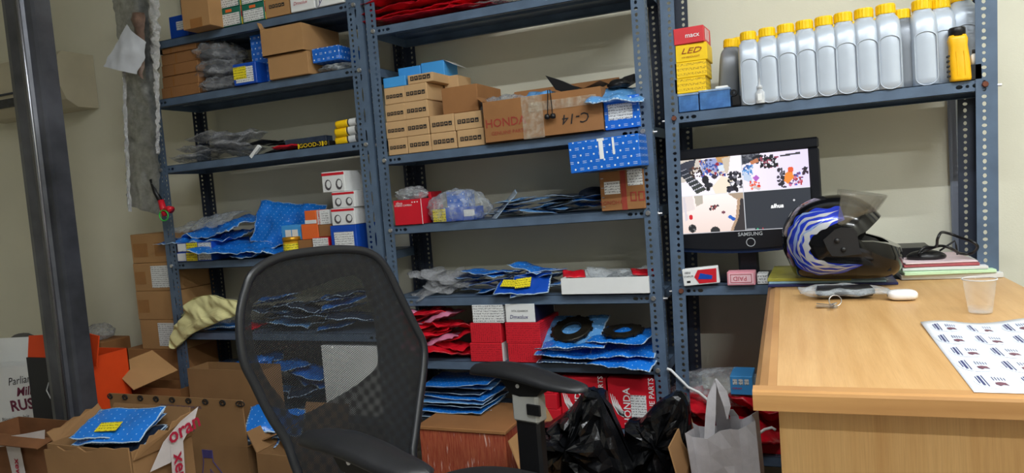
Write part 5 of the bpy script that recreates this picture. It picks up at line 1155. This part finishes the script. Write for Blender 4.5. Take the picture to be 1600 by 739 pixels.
k = NT('crinkled_foil'); nz = k.noise(60, detail=6, rough=.7); k.col(lin((214, 216, 218))); k.b.inputs['Metallic'].default_value = .9; k.b.inputs['Roughness'].default_value = .22; k.bump(nz, 1., .01)
ed = hang('foil_edge', None, None, [(226, -60), (232, 20), (236, 80), (242, 130), (246, 180), (247, 240)], [(248, -60), (249, 20), (249, 80), (249, 130), (250, 180), (249, 240)], -.072, k.m, .01, 60, 6, 70, 3)
ed.parent = fo; ed.location = ed.location-fo.location
el = hang('foil_edge', None, None, [(193, 112), (195, 180), (198, 250), (202, 330)], [(197, 112), (199, 180), (202, 250), (206, 331)], -.066, k.m, .006, 90, 3, 50, 5); el.parent = fo; el.location = el.location-fo.location
hang('paper_slip', 'crumpled white paper slip hanging in front of the film strip', 'paper', [(198, 38), (178, 75), (162, 104)], [(229, 66), (226, 90), (213, 116)], -.1, mat('crumpled_paper', (214, 218, 226), .6, 0, .06, 20), .008, 25, 10, 12, 7)
hang('film_scrap', 'dark crumpled film scrap inside the top of the hanging strip', 'film', [(205, 20), (212, 60), (218, 112)], [(226, 20), (226, 60), (225, 124)], -.083, mat('maroon_scrap', (120, 96, 84), .4, 0, .4, 40), .008, 40, 6, 14, 9)
P = atY(255, 325, -.06); cu = empty('box_cutter', 'red-handled cutter with a black blade hanging on the rack post', 'cutter', P)
MB().tube([(-.045, 0, .11), (-.03, 0, .06), (-.005, 0, .02)], [.008, .009, .009], 8).build('blade_sleeve', m_black, cu, True)
MB().tube([(-.008, 0, .03), (0, 0, -.005), (.005, 0, -.03)], [.011, .012, .009], 10).build('handle', m_red, cu, True); MB().tube([(.003, -.003, -.01), (.03, -.003, -.003), (.045, -.003, -.01)], [.008, .010, .014], 10).build('grip', m_red, cu, True)
MB().tube([(.022*cos(2*pi*q/14)+.01, -.01, .02*sin(2*pi*q/14)-.028) for q in range(14)], .0025, 6, closed=True).build('cord', mat('green_cord', (60, 190, 70), .5), cu, True)
# stack of brown cartons left of the rack, on a larger one
x0, x1 = fpos(228, 286, 560, .03); bz = atY(255, 546, .03).z
sb = MB().cbox(-.16, .16, 0, .22, 0, bz-.001, .002).build('carton', m_brown2, None, loc=(-1.165, .03, 0)); tag(sb, 'large brown carton on the floor under the stack of four', 'carton')
b = bz
for i, (a, c_, pt) in enumerate(((220, 283, 500), (214, 278, 455), (209, 271, 411), (205, 266, 365))):
    x0, x1 = fpos(a, c_, pt+20, .03); h = atY((a+c_)/2, pt, .03).z-b
    o = MB().cbox(-(x1-x0)/2, (x1-x0)/2, 0, .2, 0, h, .002).build('carton', m_brown, None, loc=((x0+x1)/2, .03, b), rot=(0, 0, random.uniform(-.01, .01))); o['w'] = x1-x0; o['h'] = h
    tag(o, ['lowest', 'third from the top', 'second from the top', 'topmost'][i]+' of four brown cartons stacked left of the rack', 'carton', 'brown cartons stacked left of the rack'); b += h+.001
    if i in (0, 2): lab(o, .45, .95, .12, .9, m_prt)
    if i == 3: lab(o, .05, .42, .22, .68, m_tape, 'tape'); lab(o, .6, 1, .22, .68, m_tape, 'tape')
    if i in (1, 2): lab(o, .04, .3, .25, .7, m_tape, 'tape')
# cloth on the fifth shelf
def drape(name, lb, cat, path, wid, Y, m, seed, nu=60, nv=30, amp=.03):
    mb = MB()
    for i in range(nu+1):
        t = i/nu; c = lerp_curve(path, t); c2 = lerp_curve(path, min(1, t+.02)); c1 = lerp_curve(path, max(0, t-.02)); d = Vector((c2[0]-c1[0], c2[1]-c1[1])); d.normalize(); nrm = Vector((-d.y, d.x)); w_ = lerp_curve([(q, 0) for q in wid], t)[0]
        for j in range(nv+1):
            v = j/nv*2-1; px, py = c[0]+nrm.x*w_*v, c[1]+nrm.y*w_*v; p = atY(px, py, Y); nz_ = .5*fbmn(Vector((p.x*10+seed, p.z*10, seed)), 3)+.9*crs(Vector(((p.x+p.z*.6)*22+seed, (p.z-p.x*.6)*7, seed)))-.4
            mb.v.append((p.x+.006*nz_, Y-.02*(1-v*v)+amp*nz_-.02*abs(noise.noise(Vector((p.x*30, p.z*22, seed)))), p.z+.008*noise.noise(Vector((p.x*30, seed, p.z*30)))))
    for i in range(nu):
        for j in range(nv): mb.f.append((i*(nv+1)+j, i*(nv+1)+j+1, (i+1)*(nv+1)+j+1, (i+1)*(nv+1)+j)); mb.mi.append(0)
    c = Vector(mb.v[0]); mb.v = [tuple(Vector(v)-c) for v in mb.v]; o = tag(mb.build(name, m, None, True, loc=c), lb, cat); o.modifiers.new('t', 'SOLIDIFY').thickness = .002; return o
P = atY(308, 466, .03); place(blob_mesh('bag', .06, .06, .03, .5, 7, film_mat('olive_film', (190, 194, 150), .6, .25, .6), 4, 5, .5), 'film_bag', 'crumpled greenish clear bag above the yellow cloth', 'bag', P.x, .05, top('L5', P.x)+.05)
place(blob_mesh('bag', .075, .07, .03, .4, 8, m_gfilm, 4, 5, .5), 'film_bag', 'grey film bag under the greenish one', 'bag', P.x, .07, top('L5', P.x)+.001)

# ---- floor cartons
def ocart(name, lb, px0, px1, ptop, Y, D, m, flaps=(), yaw=0, pm=None, base=0.0):
    x0, x1 = fpos(px0, px1, pm or ptop+20, Y); X = (x0+x1)/2; H = atY((px0+px1)/2, ptop, Y).z-base
    o = open_carton(name, lb, X, Y, base, x1-x0, D, H, m, yaw, flaps=flaps); o['w'] = x1-x0; o['h'] = H; o['d'] = D; return o
fh = .17
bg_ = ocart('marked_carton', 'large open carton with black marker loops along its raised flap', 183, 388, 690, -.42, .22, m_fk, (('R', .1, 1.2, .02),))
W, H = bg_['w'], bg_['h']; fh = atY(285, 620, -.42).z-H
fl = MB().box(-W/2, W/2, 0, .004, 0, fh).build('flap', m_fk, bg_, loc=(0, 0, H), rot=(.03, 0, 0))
mb = MB()
for k in range(9):
    x = -W/2+W*(.01+.98*k/8); mb.tube([(x+.011*cos(2*pi*q/12)*(1 if k < 8 else 1.5), -.0015, fh-.010+.008*sin(2*pi*q/12)) for q in range(12)], .0018, 5, closed=True)
    mb.tube([(x+.006*cos(2*pi*q/10), -.0015, fh-.012+.005*sin(2*pi*q/10)) for q in range(10)], .0014, 5, closed=True)
mb.build('marker_loop', m_ink, fl)
mb = MB()
for cx_ in (-.02, .05):
    for r0 in (.03, .024): mb.tube([(cx_+r0*cos(2*pi*q/20), -.001, fh*.36+r0*.78*sin(2*pi*q/20)) for q in range(20)], .0009, 4, closed=True)
mb.build('oval_print', m_inkp, fl)
for cx_ in (-.02, .05): text('WASH\nDRY', .011, m_inkp, fl, (cx_, -.001, fh*.36), (pi/2, pi, 0), name='print')
text('SEAL WITH CARE DRY PLACE ONLY', .011, m_inkp, fl, (.03, -.001, fh*.8), (pi/2, pi, 0), name='print')
mb = MB(); bt_ = [(.1, .16), (.1, .2), (.14, .2), (.14, .165), (.21, .09), (.23, .02), (.08, .02), (.09, .12)]
mb.tube([(x, -.001, H-.22+z) for x, z in bt_], .0016, 5, closed=True); mb.tube([(x, -.001, H-.22+z) for x, z in ((.125, .14), (.18, .085), (.2, .04), (.13, .04))], .0012, 5, closed=True); mb.box(.1, .14, -.0015, -.0005, H-.045, H-.02)
mb.build('bottle_print', m_inkp, bg_)
MB().add([(-W/2, .004, H), (-W/2+.06, .02, H), (-W/2+.05, .03, H+fh*.9), (-W/2-.01, .01, H+fh*.95)], [(0, 1, 2, 3)]).build('flap', m_brown2, bg_)
# torn carton in front with blue packets and printed tape
YT = -.86; xr_ = atY(206, 715, YT).x; dr = ray(298, 668); yb_ = CP.y+dr.y*(xr_-CP.x)/dr.x; DT = yb_-YT
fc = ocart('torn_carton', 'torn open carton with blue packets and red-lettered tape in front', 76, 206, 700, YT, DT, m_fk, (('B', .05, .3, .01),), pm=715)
W, H = fc['w'], fc['h']
def torn(name, pts, m, parent, t=.004):
    n = len(pts); v = [Vector(p) for p in pts]; nr = (v[1]-v[0]).cross(v[2]-v[0]); nr.normalize()
    return MB().add([tuple(p) for p in v]+[tuple(p+nr*t) for p in v], [tuple(range(n))[::-1], tuple(range(n, 2*n))]+[(i, (i+1) % n, n+(i+1) % n, n+i) for i in range(n)]).build(name, m, parent)
def jag(p, q, n, amp, seed):                                      # ragged torn edge between two points
    p, q = Vector(p), Vector(q); r_ = random.Random(seed); return [tuple(p.lerp(q, i/n)+Vector((0, 0, r_.uniform(-amp, amp)*(0 < i < n)))) for i in range(n+1)]
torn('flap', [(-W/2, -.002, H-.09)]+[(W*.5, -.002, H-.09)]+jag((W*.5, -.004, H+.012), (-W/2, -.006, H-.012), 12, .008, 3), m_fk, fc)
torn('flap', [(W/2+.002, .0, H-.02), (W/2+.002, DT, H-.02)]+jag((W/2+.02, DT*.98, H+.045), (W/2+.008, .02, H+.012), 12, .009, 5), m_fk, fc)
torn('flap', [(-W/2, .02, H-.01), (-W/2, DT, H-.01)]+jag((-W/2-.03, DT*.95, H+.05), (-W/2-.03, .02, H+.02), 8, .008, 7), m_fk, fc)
m_ptape = mat('white_printed_tape', (216, 208, 206), .3, 0, .06, 30); xf = W/2+.024
torn('printed_tape', [(xf-.006, .03, H-.06), (xf-.006, .09, H-.06), (xf+.004, DT*.93, H+.02), (xf+.006, DT*1.02, H+.055), (xf+.004, DT*.7, H+.035), (xf, DT*.4, H+.0)], m_ptape, fc, .0006)
torn('printed_tape', [(xf-.008, DT*.5, H-.16), (xf-.008, DT*.72, H-.16), (xf+.002, DT*.72, H+.005), (xf+.002, DT*.5, H-.005)], m_ptape, fc, .0006)
text('oran', .055, m_inkred, fc, (xf+.0075, DT*.74, H+.014), (pi/2, -.16, pi/2), bold=.02); text('xer', .05, m_inkred, fc, (xf+.004, DT*.61, H-.075), (pi/2, pi/2, pi/2), bold=.02)
for i in range(5):
    P = atY(170, 690, -.7); place(bag_mesh('bag', .2, .12, .012, .008, 320+i, [m_bluebag if i != 2 else m_dbag, m_edge], 18, 10), 'blue_packet', 'blue printed packet in the torn front carton, %s from the bottom' % ORD[i], 'packet', fc.location.x-.01+.012*(i % 3), YT+DT*.5+.02*(i % 2), H-.05+.018*i, (.35, -.06*(i % 2), .1*i-.2), 'blue packets in the torn front carton')
o = place(bag_mesh('bag', .22, .12, .01, .006, 330, [m_bluebag, m_edge], 18, 10), 'stickered_packet', 'blue packet with a yellow sticker on top in the torn front carton', 'packet', fc.location.x+.02, YT+DT*.45, H+.025, (.5, -.07, .1)); MB().box(-.05, .02, -.03, .0, 0, .001).build('sticker', m_prty, o, loc=(0, 0, .02))
# carton at the bottom left corner with tape
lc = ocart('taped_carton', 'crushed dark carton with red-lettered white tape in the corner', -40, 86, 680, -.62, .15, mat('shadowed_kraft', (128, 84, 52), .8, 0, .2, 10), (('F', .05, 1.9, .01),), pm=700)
W, H = lc['w'], lc['h']
torn('printed_tape', [(-W*.3, -.008, H-.05), (W*.42, -.008, H-.005), (W*.44, -.008, H+.03), (W*.2, -.008, H+.012), (-W*.3, -.008, H-.02)], m_ptape, lc, .0006); torn('printed_tape', [(W*.0, -.009, H-.16), (W*.16, -.009, H-.16), (W*.12, -.009, H-.02), (-.02, -.009, H-.03)], m_ptape, lc, .0006)
text('emew', .04, m_inkred, lc, (.02, -.0105, H-.012), (pi/2, -.12, 0), bold=.02); text('xew', .034, m_inkred, lc, (W*.07, -.0115, H-.1), (pi/2, pi/2, 0), bold=.02)
# white rusk carton
rk = ocart('rusk_carton', 'white lettered biscuit carton at the left edge', -66, 74, 574, -.2, .1, m_white, (('B', .1, .1, .07),), pm=620, yaw=.25)
W, H = rk['w'], rk['h']; m_plum = mat('plum_ink', (110, 40, 66), .6, 0, .1)
text('Parliament', .045, m_ink, rk, (W*.22, -.0015, H-.055), (pi/2, -.12, 0), shear=.3, sx=.9); text('Milk', .05, m_plum, rk, (W*.2, -.0015, H-.105), (pi/2, -.1, 0), shear=.3, bold=.02); text('RUSK', .062, m_plum, rk, (W*.2, -.0015, H-.16), (pi/2, -.1, 0), bold=.03); text('Biscuit au lait', .024, m_ink, rk, (W*.1, -.0015, H-.215), (pi/2, -.1, 0))
place(blob_mesh('bag', .16, .08, .09, .3, 19, mat('grey_sack', (88, 88, 88), .6, 0, .15), 4, 3, .4), 'grey_sack', 'dull grey sack behind the biscuit carton', 'sack', atY(35, 530, -.02).x, -.0, .42, (0, .3, 0)); sup = MB().cbox(-.18, .18, -.1, .1, 0, .42, .003).build('carton', m_brown2, None, loc=(atY(35, 530, -.02).x, .02, 0)); tag(sup, 'brown carton hidden under the grey sack', 'carton')
# black and orange box
x0, x1 = fpos(46, 138, 600, -.335); X = (x0+x1)/2; H = atY(90, 560, -.335).z; W = x1-x0
ob = empty('orange_box', 'black-fronted bright orange box with raised flaps behind the post', 'box', (X, -.335, 0), (0, 0, .0))
MB().box(-W/2, W/2, 0, .004, 0, H).build('front_panel', mat('navy_black_board', (24, 26, 36), .45), ob); mb = MB(); mb.box(-W/2, -W/2+.004, .004, .17, 0, H); mb.box(W/2-.004, W/2, .004, .17, 0, H); mb.box(-W/2, W/2, .166, .17, 0, H); mb.box(-W/2, W/2, .004, .166, 0, .004); mb.build('body', m_orangeb, ob)
torn('flap', [(-W/2, .01, H), (-W*.1, .01, H), (-W*.12, .02, H+.095), (-W*.16, .02, H+.095), (-W*.17, .02, H+.082), (-W/2+.005, .02, H+.078)], m_orangeb, ob); torn('flap', [(W*.12, .05, H-.02), (W*.5+.03, .02, H-.03), (W*.5+.06, .02, H+.08), (W*.42, .03, H+.09), (W*.38, .03, H+.1), (W*.12, .05, H+.1)], m_orangeb, ob)
mb = MB(); hx = [(cos(pi/3*q)*.034-.0, sin(pi/3*q)*.034) for q in range(6)]; mb.tube([(x-W*.1, -.001, H-.12+z) for x, z in hx], .0022, 5, closed=True); mb.build('hexagon_logo', m_inkw, ob); text('ME', .036, m_inkw, ob, (-W*.1, -.0015, H-.12), (pi/2, -pi/2, 0), bold=.02)
# opened cartons behind
oc = ocart('flap_carton', 'brown carton with one wide flap folded open beside the orange box', 190, 283, 606, -.1, .11, m_brown2, (), pm=620)
q = [atY(px, py, Y) for px, py, Y in ((172, 574, -.2), (209, 610, -.2), (278, 579, -.06), (238, 548, -.06))]; torn('flap', [tuple(p-oc.location) for p in q], m_brown, oc)
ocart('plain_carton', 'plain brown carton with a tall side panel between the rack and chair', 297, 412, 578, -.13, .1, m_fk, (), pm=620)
P = atY(372, 568, -.06); place(blob_mesh('bag', .075, .04, .02, .5, 51, m_bluebag, 4, 5, .5), 'blue_film_bag', 'blue film bag lying behind the plain brown carton', 'bag', P.x, .02, .475, (0, -.1, 0))
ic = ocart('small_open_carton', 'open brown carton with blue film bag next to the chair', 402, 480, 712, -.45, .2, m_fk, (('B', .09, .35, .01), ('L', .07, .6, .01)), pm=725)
for i in range(3):
    P = atY(412, 668, -.33); place(bag_mesh('bag', .17, .12, .02, .014, 350+i, [m_bluebag, m_edge], 14, 10), 'blue_film_bag', ['blue film bag at the bottom of the small open carton', 'blue film bag in the middle of the small open carton', 'blue film bag on top in the small open carton'][i], 'bag', P.x+.02*i, -.32, P.z-.05+.03*i, (.4, .2*i-.2, .3*i))
place(blob_mesh('bag', .06, .05, .035, .5, 61, m_gfilm, 4, 5, .5), 'film_bag', 'grey film bag on the floor stack behind the orange box', 'bag', atY(146, 500, .1).x, .12, atY(146, 520, .1).z-.03); tag(MB().cbox(-.1, .1, -.07, .07, 0, atY(146, 520, .1).z-.031, .003).build('carton', m_brown2, None, loc=(atY(146, 500, .1).x, .12, 0)), 'brown carton standing behind the orange box', 'carton')
# red film-wrapped carton and black sacks in front of the middle rack
k = NT('red_wrapped_board'); nz = k.noise(40, stretch=(6, 6, .5), detail=4); nz2 = k.noise(14, stretch=(5, 5, .8), detail=5); k.col(k.mix(k.ramp(nz2, .62, .7), k.mix(k.ramp(nz, .35, .65), lin((150, 62, 46)), lin((176, 96, 66))), lin((226, 190, 178)))); k.b.inputs['Roughness'].default_value = .25; k.bump(nz2, .5, .004)
x0, x1 = fpos(657, 790, 700, -.14); H = atY(710, 668, -.14).z; o = MB().cbox(-(x1-x0)/2, (x1-x0)/2, 0, .26, 0, H-.012, .003).build('wrapped_carton', k.m, None, loc=((x0+x1)/2, -.14, 0)); tag(o, 'carton wrapped in red streaked film below the middle rack', 'carton'); MB().cbox(-(x1-x0)/2-.006, (x1-x0)/2+.006, -.006, .262, H-.0115, H, .002).build('lid', m_brown2, o)
sk = ocart('sack_carton', 'open carton holding the black plastic sacks', 812, 1062, 748, -.42, .3, m_brown, (('F', .04, 1.7, .01), ('L', .08, .4, .01), ('R', .09, -.25, .01)), pm=735)
def sack(name, lb, pts, Y, dep, seed, amp, m=None, cat='sack'):
    """crumpled bin-liner: outline given as a silhouette, inflated and creased"""
    L_ = [(p.x, p.z) for p in (atY(*q, Y) for q in pts)]; L_ = smooth_loop(L_, 3 if not m else 9); cx_ = sum(p[0] for p in L_)/len(L_); cz_ = sum(p[1] for p in L_)/len(L_); mb = MB(); n = len(L_); R_ = 8 if not m else 22
    for sd in (-1, 1):
        for i in range(R_+1):
            f = i/R_; s = sin(f*pi/2)
            for j, (x, z) in enumerate(L_):
                X, Z = cx_+(x-cx_)*s, cz_+(z-cz_)*s; q = Vector((X*9+seed, Z*9, sd*3)) if not m else Vector(((X+Z)*11+seed, (Z-X)*4, sd*3)); cr = (1.5*noise.noise(q*1.7+Vector((i*.37, j*.61, 0)))+.8*noise.noise(q*3.1)) if not m else 1.2*crs(q*.9)+.55*crs(q*2.2+Vector((3, 1, 0)))+.3*noise.noise(q*3)-.7
                mb.v.append((X-cx_, sd*dep*cos(f*pi/2)**.8-amp*cr*(1 if f < .97 else .3)*1, Z-cz_))
    for sd in (0, 1):
        o_ = sd*(R_+1)*n
        for i in range(R_):
            for j in range(n):
                q = (o_+i*n+j, o_+i*n+(j+1) % n, o_+(i+1)*n+(j+1) % n, o_+(i+1)*n+j); mb.f.append(q if sd else q[::-1]); mb.mi.append(0)
    return tag(mb.build(name, m or m_bbag, None, bool(m), loc=(cx_, Y, cz_)), lb, cat)
sack('black_sack', 'crumpled black plastic sack peaking in front of the red cartons', [(836, 668), (868, 656), (898, 630), (915, 608), (932, 613), (950, 640), (974, 690), (990, 745), (900, 760), (862, 745), (846, 700)], -.3, .1, 1, .035)
sack('yellow_cloth', 'pale yellow crumpled cloth hanging over the fifth shelf edge', [(287, 478), (305, 465), (329, 461), (346, 467), (365, 470), (377, 477), (375, 488), (361, 496), (337, 505), (306, 518), (288, 532), (272, 545), (264, 537), (271, 514), (288, 490)], -.03, .014, 5, .02, mat('pale_yellow_cloth', (222, 216, 158), .7, 0, .1, 14, .3, 60, .003), 'cloth')
sack('black_sack', 'black plastic sack leaning against the rack post', [(978, 660), (1000, 656), (1022, 632), (1055, 612), (1072, 622), (1080, 660), (1078, 720), (1060, 770), (1000, 770), (985, 730)], -.24, .07, 2, .02)
# grey tote bag
TY = -.3
def tp_(px, py, Y=TY): p = atY(px, py, Y); return p
tb_ = empty('tote_bag', 'pale grey fabric tote bag with handles beside the desk', 'bag', (tp_(1135, 739).x, TY, 0)); m_tote = mat('grey_nonwoven', (198, 196, 200), .85, 0, .06, 50, .3, 500, .001)
def sub(p): return (p.x-tb_.location.x, p.y-tb_.location.y, p.z)
tops_ = [(1071, 678, -.02), (1082, 684, .0), (1105, 687, .0), (1124, 675, -.012), (1140, 672, -.012), (1154, 673, .002), (1166, 667, .0), (1180, 658, -.015)]
mb = MB(); nr = 10
for i, (px, py, dy) in enumerate(tops_):
    bx = 1100+(px-1071)*.83+6
    for j in range(nr+1):
        t = j/nr; p = tp_(px+(bx-px)*min(1, t*.8), py, TY+dy*(1-t)-.012*noise.noise(Vector((px*.05, t*4, 0)))); zt_ = p.z; mb.v.append((p.x-tb_.location.x, p.y-TY, zt_*(1-t)+.002))
n8 = len(tops_)
for i in range(n8-1):
    for j in range(nr): mb.f.append((i*(nr+1)+j, i*(nr+1)+j+1, (i+1)*(nr+1)+j+1, (i+1)*(nr+1)+j)); mb.mi.append(0)
fr_ = mb.build('front_panel', m_tote, tb_, False); fr_.modifiers.new('t', 'SOLIDIFY').thickness = .0015
bk_ = [(x, y+.1, z*.985) for x, y, z in mb.v]; mb2 = MB(); mb2.v = bk_; mb2.f = [f[::-1] for f in mb.f]; mb2.mi = mb.mi[:]; mb2.build('back_panel', m_tote, tb_)
for col_ in (0, n8-1):
    mb3 = MB()
    for j in range(nr):
        a_, c_ = mb.v[col_*(nr+1)+j], mb.v[col_*(nr+1)+j+1]; mid = lambda v: (v[0]+(.012 if col_ == 0 else -.012), v[1]+.05, v[2]-.004); bk = lambda v: (v[0], v[1]+.1, v[2]*.985)
        mb3.quad(a_, c_, mid(c_), mid(a_)); mb3.quad(mid(a_), mid(c_), bk(c_), bk(a_))
    mb3.build('gusset', m_tote, tb_)
def strap(pts, w, name='handle'):
    mb = MB(); L_ = [Vector(sub(tp_(px, py, TY+dy))) for px, py, dy in pts]
    for i, p in enumerate(L_): ww = w[i]; mb.v += [tuple(p-Vector((ww, 0, 0))), tuple(p+Vector((ww, .004, 0)))]
    for i in range(len(L_)-1): mb.f.append((2*i, 2*i+1, 2*i+3, 2*i+2)); mb.mi.append(0)
    o = mb.build(name, m_tote, tb_); o.modifiers.new('t', 'SOLIDIFY').thickness = .0015
strap([(1108, 688, .0), (1110, 650, .01), (1112, 620, .02), (1118, 592, .03)], [.012, .012, .010, .002]); strap([(1118, 592, .03), (1129, 612, .028), (1136, 635, .02), (1136, 655, .015)], [.002, .010, .008, .001]); strap([(1118, 592, .03), (1122, 630, .05), (1130, 660, .07), (1136, 690, .09)], [.002, .014, .018, .02]); strap([(1140, 640, .05), (1147, 650, .06), (1150, 672, .07), (1150, 690, .08)], [.008, .010, .012, .012])
# stuff on the low right shelf
rp2 = [bag_mesh('bag', .2, .16, .05, .02, 400+i, [m_redbag, m_redbag], 18, 14) for i in range(3)]
for i, (px, py, lb) in enumerate(((1085, 660, 'red film bag behind the tote bag on the left'), (1150, 668, 'red film bag behind the tote bag in the middle'), (1190, 690, 'red film bag beside the desk panel'), (1095, 635, 'upper red film bag next to the rack post'), (1175, 648, 'upper red film bag under the small blue box'))):
    P = atY(px, py, .03); place(rp2[i % 3], 'red_film_bag', lb, 'bag', P.x, .08, top('R3', P.x)+.004+(.055 if i > 2 else 0)+.03, (.3, .05*i, .4*i))
    P0_ = P
tag(MB().cbox(-.14, .14, 0, .17, 0, .03, .002).build('tray_box', m_red, None, loc=(1.13, .02, top('R3', 1.1)+.0005)), 'flat red box on the low shelf behind the tote bag', 'box')
P = atY(1130, 630, .05); place(blob_mesh('bag', .13, .06, .05, .4, 71, m_film, 4, 5, .6), 'clear_film_bag', 'clear plastic bag behind the tote handles', 'bag', P.x, .07, .40)
o = fbox('parts_box', 'light blue box with three white squares beside the desk edge', 'box', 1141, 1176, 588, None, .0, .1, m_blue2, base=atY(1155, 617, .0).z, pb=615); 
for k_ in range(3): lab(o, .12+.26*k_, .32+.26*k_, .55, .85, m_prt)
word(o, 'OSRAM', .3, .35, .008, m_red)
mb = MB(); mb.tube([tuple(atY(px, py, -.01)) for px, py in ((1042, 576), (1048, 578), (1058, 588), (1075, 605), (1092, 613), (1105, 624), (1112, 645), (1116, 690))], .004, 8); tag(mb.build('white_cable', m_white, None, True), 'white cable running past the rack post towards the tote bag', 'cable')
mb = MB(); mb.tube([tuple(atY(px, py, -.06)) for px, py in ((1178, 685), (1185, 678), (1195, 671), (1206, 668), (1212, 672))], .004, 8); tag(mb.build('white_cable', m_white, None, True), 'short white cable entering behind the desk panel', 'cable')
# black machine cut by the right picture edge
X = atY(1606, 440, -.05).x; bkm = empty('black_vehicle', 'black rounded vehicle part cut off by the right picture edge', 'vehicle', (X+.1, -.05, 0))
link('hump', blob_mesh('hump', .1, .16, .42, .04, 5, m_blackg, 4, 2, .1), bkm); P = atY(1592, 330, -.05)
MB().tube([(P.x-X-.08+.0, 0, P.z), (P.x-X-.08+.03, 0, P.z+.012), (P.x-X+.02, 0, P.z+.03)], [.016, .02, .012], 12).build('lever', m_black, bkm, True); MB().tube([(P.x-X-.03, 0, P.z+.14), (P.x-X-.045, 0, P.z+.05), (P.x-X-.03, 0, P.z-.1), (P.x-X+.02, 0, .6)], [.02, .022, .02, .03], 10).build('stem', mat('grey_green_rubber', (70, 74, 70), .5), bkm, True)
